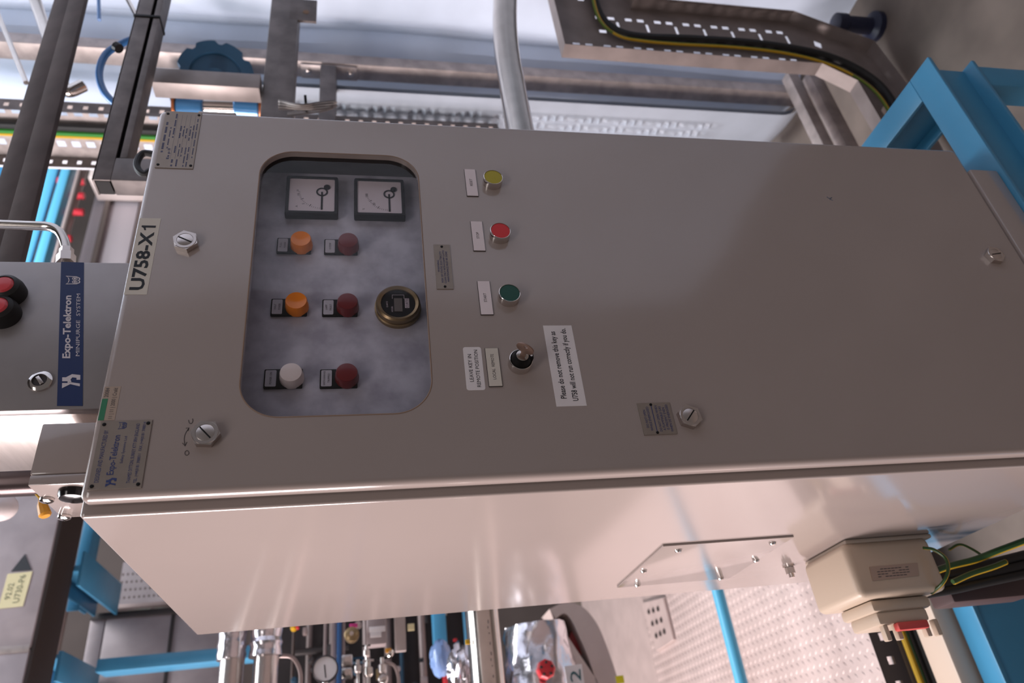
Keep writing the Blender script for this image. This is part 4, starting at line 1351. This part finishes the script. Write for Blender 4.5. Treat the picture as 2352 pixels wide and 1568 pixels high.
# valves and fittings, one by one
specs = [('regulator', 808, 1458, 16, 1.7, 'round brassy regulator beside the transmitter', BRASS, 'disc'),
         ('valve_block', 797, 1515, 12, 1.6, 'bright valve block right under the gauge', NUT, 'box'),
         ('valve_block', 797, 1545, 12, 1.6, 'second bright valve block beneath the first', STEEL, 'box'),
         ('valve', 822, 1530, 11, 1.6, 'slim upright needle valve beside the valve blocks', NUT, 'valve'),
         ('valve', 846, 1535, 14, 1.6, 'stout needle valve with a pale body', STEEL, 'valve'),
         ('valve', 878, 1528, 13, 1.6, 'needle valve next to the curved tube', NUT, 'valve'),
         ('valve', 842, 1495, 10, 1.65, 'small valve under the transmitter', NUT, 'valve'),
         ('union', 895, 1500, 9, 1.65, 'steel union with an orange tag beside it', STEEL, 'disc'),
         ('union', 880, 1560, 11, 1.6, 'steel union at the lowest edge below the needle valves', NUT, 'disc')]
for nm, u, v, s, y, lab, m_, shape in specs:
    c = at(u, v, 1, y)
    k = s * (c - CAM).dot(FWD) / FPX
    if shape == 'disc':
        o = build(nm, MB().lathe(c, -Y, [(k, -.02), (k * 1.05, 0), (k * 1.05, .012), (k * .8, .016), (k * .3, .018)], 20), m_, label=lab, cat=nm.replace('_', ' '))
        build('nut', MB().lathe(c - Y * .018, -Y, [(k * .3, 0), (k * .3, .012)], 6), NUT, o)
    elif shape == 'box':
        o = build(nm, MB().box(c.x - k, c.x + k, y, y + k * 2, c.z - k, c.z + k, k * .25), m_, label=lab, cat='valve')
        build('port', MB().cyl((c.x, y, c.z), (c.x, y - k * .6, c.z), k * .45, 12), NUT, o)
    else:
        o = build(nm, MB().lathe(c - X * k * 1.3, X, [(k * .5, 0), (k * .75, k * .3), (k * .75, k * 1.4), (k * .4, k * 1.6), (k * .4, k * 2.6)], 14), m_, label=lab, cat='valve')
        build('handle', MB().obox(c + X * k * 1.2, Z, Y, X, k * .9, k * .2, k * .18, k * .05), BLACK if u != 846 else NUT, o)
        build('stem', MB().cyl(c - X * k * 1.2, c - X * k * 4, k * .3, 10), NUT, o)
build('orange_tag', MB().obox(at(892, 1493, 1, 1.63), X, Y, Z, .006, .002, .009, .001), mat('tag_orange', (206, 140, 30), .5), label='orange tag among the needle valves', cat='tag')
build('yellow_label', MB().obox(at(944, 1440, 1, 1.74), X, Y, Z, .011, .002, .011, .001), mat('pale_yellow', (222, 206, 160), .5), label='pale yellow square label below the wide flat bar', cat='label')
build('magenta_label', MB().obox(at(812, 1436, 1, 1.74), X, Y, Z, .006, .002, .013, .001), mat('magenta', (176, 40, 110), .5), label='magenta label on the regulator', cat='label')
ct = spline([at(640, 1505, 1, 1.6), at(672, 1510, 1, 1.6), at(690, 1545, 1, 1.6), at(688, 1600, 1, 1.6)], 8)
build('curved_tube', MB().tube(ct, .006, 10), PINKM, label='curved thin tube between the clad pipes and the gauge', cat='tube')
ct = spline([at(885, 1520, 1, 1.6), at(905, 1528, 1, 1.6), at(915, 1555, 1, 1.6), at(916, 1600, 1, 1.6)], 8)
build('curved_tube', MB().tube(ct, .005, 10), PINKM, label='curved thin tube right of the needle valves', cat='tube')
fm = at(1012, 1512, 1, 2.02)
mb = MB()
mb.sphere(fm, .05, 20, 14, (1.3, .9, .75))
rnd = random.Random(5)
mb.v = [fm + (v - fm) * (1 + rnd.uniform(-.10, .10)) for v in mb.v]
wi = build('wrapped_instrument', mb, mat('blue_film', (130, 158, 208), .25, coat=.5), label='instrument wrapped in pale blue plastic film below the blue column', cat='instrument')
build('mount', MB().cyl(fm, fm + Y * .34 + X * .04, .012, 12), PINKM, wi)
fm = at(1058, 1540, 1, 1.8)
mb = MB().sphere(fm, .06, 20, 14, (1.4, .9, .7))
mb.v = [fm + (v - fm) * (1 + rnd.uniform(-.15, .15)) for v in mb.v]
build('foil_bundle', mb, FOIL, label='crumpled foil bundle beside the polished stainless pipe', cat='bundle')
build('clip', MB().obox(at(1074, 1474, 1, 1.27), X, Y, Z, .006, .004, .006, .001), YELLOW, sp_)
# dark instrument rack filling the view between the clad pipes and the polished pipe
RY = 2.45
zr0, zr1 = at(1085, 1480, 1, RY).z, at(640, 1480, 1, RY).z
rk = thing('instrument_rack', (.1, RY, zr0), 'dark crowded instrument rack behind the gauge and needle valves', 'rack')
RKD = mat('rack_dark', (46, 38, 38), .7, var=.3, vscale=9)
build('back_board', MB().box(-.7, 1.1, RY + .12, RY + .14, zr0 - .1, zr1 + .05), RKD, rk)
rnd = random.Random(21)
tones = [mat('rack_teal', (26, 62, 84), .5), PINKM, mat('rack_brown', (92, 76, 70), .5, .2), mat('rack_grey', (128, 112, 108), .45, .4), DARKM, BLUEP, mat('rack_black', (24, 22, 24), .5)]
for k in range(9):
    zk = zr0 + (zr1 - zr0) * (k + rnd.random() * .7) / 9
    h = rnd.uniform(.006, .016)
    build('tube_run', MB().cyl((-.7, RY + .08, zk), (1.1, RY + .08, zk), h, 12), rnd.choice(tones), rk)
for k in range(10):
    xk = rnd.uniform(0.0, .40)
    za = rnd.uniform(zr0, zr1 - .15)
    zb = za + rnd.uniform(.08, .28)
    h = rnd.uniform(.005, .02)
    if k % 2:
        build('cross_rail', MB().box(xk, xk + h * 1.6, RY + .02, RY + .05, za, zb, .001), rnd.choice(tones), rk)
    else:
        build('cross_tube', MB().cyl((xk, RY + .03, za), (xk, RY + .03, zb), h * .7, 12), rnd.choice(tones), rk)
for k in range(46):
    xk, zk = rnd.uniform(-.05, .36), rnd.uniform(zr0 + .03, zr1 - .03)
    s_ = rnd.uniform(.008, .026)
    m_ = rnd.choice([NUT, STEEL, PINKM, PINKM, RED, YELLOW, BRASS, WHITE, DARKM, STEEL, RKD, tones[0], tones[6]])
    if rnd.random() < .5:
        build('fitting', MB().lathe((xk, RY - .01, zk), -Y, [(s_ * .7, 0), (s_ * .7, .015), (s_ * .4, .018), (s_ * .4, .04)], 14), m_, rk)
    else:
        a_ = rnd.uniform(.4, 1.4)
        build('block', MB().box(xk - s_ * a_, xk + s_ * a_, RY - .05 * rnd.random(), RY + .01, zk - s_ * .6, zk + s_ * .6, .003), m_, rk)

# ------------------------------------------------------------------ high ducts and blue steelwork behind, upper left
DY = 2.2
zd = at(106, 1318, 1, DY).z
du = thing('clad_duct', (-.2, DY + .3, zd), 'large grey clad duct with an arrow label, high behind the relief box', 'duct')
xj = at(80, 1487, 1, DY).x
xd = at(170, 1010, 1, DY).x
build('panel', MB().box(-2.2, xj - .002, DY, DY + .22, zd, zd + 1.1, .004), CLAD, du)
build('panel', MB().box(xj + .002, xd, DY, DY + .22, zd, zd + 1.1, .004), CLAD, du)
build('joint_strip', MB().box(xj - .012, xj + .012, DY - .004, DY, zd, zd + 1.1, .001), GALV, du)
build('soffit_shade', MB().box(-2.2, xd, DY + .01, DY + .22, zd - .012, zd - .001, .001), mat('soffit_shade_brown', (58, 46, 42), .7), du)  # added dark brown panel, paints in the shade under the duct
lb = [at(u, v, 1, DY - .001) for u, v in ((18, 1318), (75, 1312), (53, 1392), (-4, 1398))]
lp_ = build('arrow_label', MB().add(lb + [p - Y * .002 for p in lb], [[4, 5, 6, 7], [0, 1, 5, 4], [1, 2, 6, 5], [2, 3, 7, 6], [3, 0, 4, 7]]), mat('label_straw', (206, 192, 150), .55), du, label='straw-coloured label reading 92.02 U730-P6')
ink = MB()
e1, e2 = (lb[1] - lb[2]), (lb[3] - lb[2])
o_ = lb[2] - Y * .0028
e1n, e2n = e1, e2
put_text(ink, 'U730-P6', o_ + e1 * .12 + e2 * .22, e1.normalized(), e2.normalized(), e1.length * .80, e2.length * .26)
put_text(ink, '92.02', o_ + e1 * .24 + e2 * .62, e1.normalized(), e2.normalized(), e1.length * .46, e2.length * .24)
build('lettering', ink, mat('olive_ink', (96, 98, 72), .6), lp_, flat=True)
tri = [at(u, v, 1, DY - .001) for u, v in ((58, 1272), (26, 1312), (73, 1309))]
build('arrow_head', MB().add(tri + [p - Y * .002 for p in tri], [[3, 4, 5], [0, 1, 4, 3], [1, 2, 5, 4], [2, 0, 3, 5]]), mat('arrow_black', (26, 26, 32), .5), du)

DY2 = 3.0
z0, z1 = at(520, 1440, 1, DY2).z, at(205, 1440, 1, DY2).z
xl, xr = at(300, 1510, 1, DY2).x, at(300, 1408, 1, DY2).x
d2 = thing('clad_duct', ((xl + xr) / 2, DY2 + .2, z0), 'upright grey clad duct behind the upper blue column', 'duct')
zs = at(395, 1440, 1, DY2).z
zs2 = at(240, 1440, 1, DY2).z
for a, c in ((z0, zs - .002), (zs + .002, zs2 - .002), (zs2 + .002, z1)):
    build('panel', MB().box(xl - .6, xr, DY2, DY2 + .5, a, c, .004), CLAD, d2)
build('joint_strip', MB().box(xl - .6, xr, DY2 - .006, DY2, zs - .008, zs + .008, .001), DARKM, d2)
build('edge_strip', MB().box(xr - .02, xr + .01, DY2 - .012, DY2, z0, z1, .002), DARKM, d2)

pz0, pz1 = at(350, 1350, 1, 3.2), at(278, 1310, 1, 3.2)
gr = thing('perforated_panel', (pz0.x, 3.2, pz0.z), 'pale perforated panel between the blue bracket and the upright duct', 'panel')
mb = MB()
xa, xb_ = at(300, 1388, 1, 3.2).x, at(300, 1290, 1, 3.2).x
za, zb_ = at(430, 1340, 1, 3.2).z, at(275, 1340, 1, 3.2).z
hs_ = []
for r_ in range(4):
    for k in range(14):
        xk = xa + .03 + r_ * (xb_ - xa - .06) / 4
        zk = za + (zb_ - za) * (k + .4) / 14
        hs_.append((xk, xk + .012, zk, zk + .010))
slot_plate(mb, lambda s, t: Vector((s, 3.2, t)), [xa, xb_], [za, zb_], hs_)
build('sheet', mb, CLAD, gr)
build('frame', MB().box(xa - .02, xa, 3.18, 3.24, za, zb_, .002), PINKM, gr)
build('stay', MB().cyl((xa - .01, 3.24, (za + zb_) / 2), (xa - .01, 5.6, (za + zb_) / 2), .015, 10), PINKM, gr)

# blue cross beam with bracket, seen above the cabinet's left corner
BYB = 2.75
def zx(u, v, y):
    return at(u, v, 1, y)
b0, b1 = zx(182, 1250, BYB), zx(208, 1250, BYB)
bt = thing('cross_beam', (.2, BYB, b1.z), 'blue steel beam with an angled bracket above the cabinet left corner', 'beam')
build('flange', MB().box(zx(165, 1402, BYB).x, 1.2, BYB, BYB + .012, b1.z, b0.z, .002), BLUEP, bt)
build('web', MB().box(zx(165, 1402, BYB).x + .02, 1.2, BYB + .012, BYB + .16, (b0.z + b1.z) / 2 - .006, (b0.z + b1.z) / 2 + .006, .002), BLUEP, bt)
s0, s1 = zx(122, 1300, BYB - .35), zx(172, 1300, BYB - .35)
xm = zx(150, 1298, BYB - .35).x
build('bracket', MB().box(xm - .012, xm + .012, BYB - .30, BYB + .23, s1.z, s0.z, .002), BLUEP, bt)
build('bracket_flange', MB().box(xm - .07, xm + .07, BYB - .30, BYB + .23, s1.z - .012, s1.z, .002), BLUEP, bt)
build('bracket_flange', MB().box(xm - .07, xm + .012, BYB - .30, BYB + .23, s0.z, s0.z + .012, .002), BLUEP, bt)
# second stub beam lower down the frame and upright blue column
BY2 = 2.5
s0, s1 = zx(68, 1520, BY2), zx(130, 1520, BY2)
xm = zx(95, 1510, BY2).x
sb = thing('stub_beam', (xm, BY2, s1.z), 'blue stub beam ending beside the large grey duct', 'beam')
build('web', MB().box(xm - .008, xm + .008, BY2, BY2 + .48, s1.z, s0.z, .002), BLUEP, sb)
build('flange', MB().box(xm - .09, xm + .02, BY2, BY2 + .48, s1.z - .014, s1.z, .002), BLUEP, sb)
build('flange', MB().box(xm - .09, xm + .02, BY2, BY2 + .48, s0.z, s0.z + .014, .002), BLUEP, sb)
xc0, xc1 = zx(400, 1528, 2.6).x, zx(400, 1498, 2.6).x
build('blue_column', MB().box(xc0, xc1, 2.59, 2.72, zr0 + .05, zx(225, 1515, 2.6).z, .004), BLUEP, label='upright blue column in front of the upright clad duct', cat='column')
# windows of the hall beyond
WIN = mat('daylight_pane', (206, 255, 236), .3, emit=1.6)
WY = 4.6
w_ = thing('hall_window', (zx(320, 1556, WY).x, WY, zx(365, 1556, WY).z), 'bright greenish window of the hall behind the blue column', 'window', kind=None)
for (u0, v0, u1, v1) in ((283, 1542, 308, 1600), (322, 1552, 358, 1600)):
    a, c = zx(u0, v0, WY), zx(u1, v1, WY)
    build('pane', MB().box(c.x, a.x, WY, WY + .02, c.z, a.z), WIN, w_)
a, c = zx(312, 1540, WY), zx(320, 1600, WY)
build('mullion', MB().box(c.x, a.x, WY - .02, WY + .02, c.z, a.z, .002), DARKM, w_)

# ------------------------------------------------------------------ far steelwork seen between brace and purge unit
FY = 3.4
def farbar(name, ua, ub, v, y, label, m_, x0, x1, d=.06, cat='beam'):
    a, c = at(ua, v, 1, y), at(ub, v, 1, y)
    return build(name, MB().box(at(0, x0, 1, y).x if x0 > 50 else x0, at(0, x1, 1, y).x if x1 > 50 else x1, y, y + d, c.z, a.z, .004), m_, label=label, cat=cat)


PIPEG = mat('grey_pipe', (176, 160, 158), .4, .4)
bmx = thing('high_beam', (1.5, FY, at(110, 490, 1, FY).z), 'bright blue steel beam far behind the purge box', 'beam')
a, c, d_, e_ = at(78, 490, 1, FY), at(102, 490, 1, FY), at(110, 490, 1, FY), at(132, 490, 1, FY)
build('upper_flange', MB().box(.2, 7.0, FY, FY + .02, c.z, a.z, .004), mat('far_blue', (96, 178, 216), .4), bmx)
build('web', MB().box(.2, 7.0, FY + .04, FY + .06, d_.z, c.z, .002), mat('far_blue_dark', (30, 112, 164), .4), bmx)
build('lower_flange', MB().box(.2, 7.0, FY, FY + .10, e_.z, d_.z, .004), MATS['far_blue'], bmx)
for (ua, ub, y, lab) in ((50, 66, 3.2, 'grey pipe above the far bright blue beam'), (150, 166, 3.0, 'grey pipe below the far bright blue beam in front of the red valves')):
    a, c = at(ua, 490, 1, y), at(ub, 490, 1, y)
    build('high_pipe', MB().cyl((.2, y, (a.z + c.z) / 2), (7.0, y, (a.z + c.z) / 2), (a.z - c.z) / 2, 20), PIPEG, label=lab, cat='pipe')
build('blue_cladding', MB().box(.2, 6.5, 3.7, 3.8, at(46, 490, 1, 3.7).z, at(-60, 490, 1, 3.7).z), mat('panel_blue', (58, 128, 176), .4), label='flat blue cladding behind the far grey pipe', cat='cladding')
rh = at(160, 470, 1, 3.6)
build('valve_header', MB().cyl((.2, 3.672, rh.z), (7, 3.672, rh.z), .022, 16), PIPEG, label='grey header pipe behind the far red valves', cat='pipe')
RV = mat('fire_red', (214, 52, 66), .4)
for (u, v, lab) in ((160, 418, 'uppermost red valve body in the far row'), (160, 450, 'second red valve body in the far row'), (158, 487, 'third red valve body in the far row'), (130, 548, 'lowest red valve body in the far row')):
    a, c = at(u - 26, v, 1, 3.6), at(u + 34, v, 1, 3.6)
    o = build('red_valve', MB().lathe(c, a - c, [(.026, 0), (.026, .09), (.038, .10), (.038, (a - c).length)], 20), RV, label=lab, cat='valve', group='far red valves')
    build('flange', MB().lathe(c + (a - c) * .55, a - c, [(.05, 0), (.05, .014)], 20), RV, o)
pn = thing('pale_duct', (1.5, 4.2, at(300, 500, 1, 4.2).z), 'pale panelled duct far behind the cabinet top', 'duct')
for (ua, ub) in ((206, 236), (244, 312)):
    a, c = at(ua, 500, 1, 4.2), at(ub, 500, 1, 4.2)
    build('panel', MB().box(.3, at(240, 432, 1, 4.2).x, 4.2, 4.3, c.z, a.z, .004), mat('pale_panel', (200, 190, 196), .5), pn)
a, c = at(234, 500, 1, 4.18), at(246, 500, 1, 4.18)
build('seam_bar', MB().box(.3, at(240, 425, 1, 4.2).x, 4.16, 4.2, c.z, a.z, .004), mat('seam_grey', (120, 108, 104), .5), pn)
a, c = at(316, 500, 1, 4.18), at(336, 500, 1, 4.18)
build('edge_bar', MB().box(.3, at(330, 425, 1, 4.2).x, 4.16, 4.2, c.z, a.z, .004), mat('seam_brown', (104, 90, 88), .5), pn)
a, c = at(255, 398, 1, 4.0), at(335, 432, 1, 4.0)
build('pale_beam', MB().box(c.x, a.x, 3.9, 4.16, at(420, 415, 1, 3.9).z, at(200, 415, 1, 3.9).z, .004), mat('pale_cream', (216, 202, 198), .5), label='pale cream beam above the pale panelled duct', cat='beam')
# fluorescent fitting glimpsed beside the conduit
a, c = at(88, 581, 1, 3.9), at(128, 591, 1, 3.9)
lf = thing('light_fitting', ((a.x + c.x) / 2, 3.9, c.z), 'lit fluorescent fitting glimpsed above the purge box edge', 'lamp')
build('tube', MB().box(c.x, a.x, 3.9, 3.93, c.z, a.z, .004), mat('lit_tube', (255, 255, 240), .4, emit=2.5), lf)
build('hanger', MB().cyl(((a.x + c.x) / 2, 3.95, a.z), ((a.x + c.x) / 2, 3.95, 6.2), .006, 8), DARKM, lf)
build('tray', MB().box(c.x - .01, a.x + .01, 3.93, 3.97, c.z - .02, a.z + .02, .004), WHITE, lf)
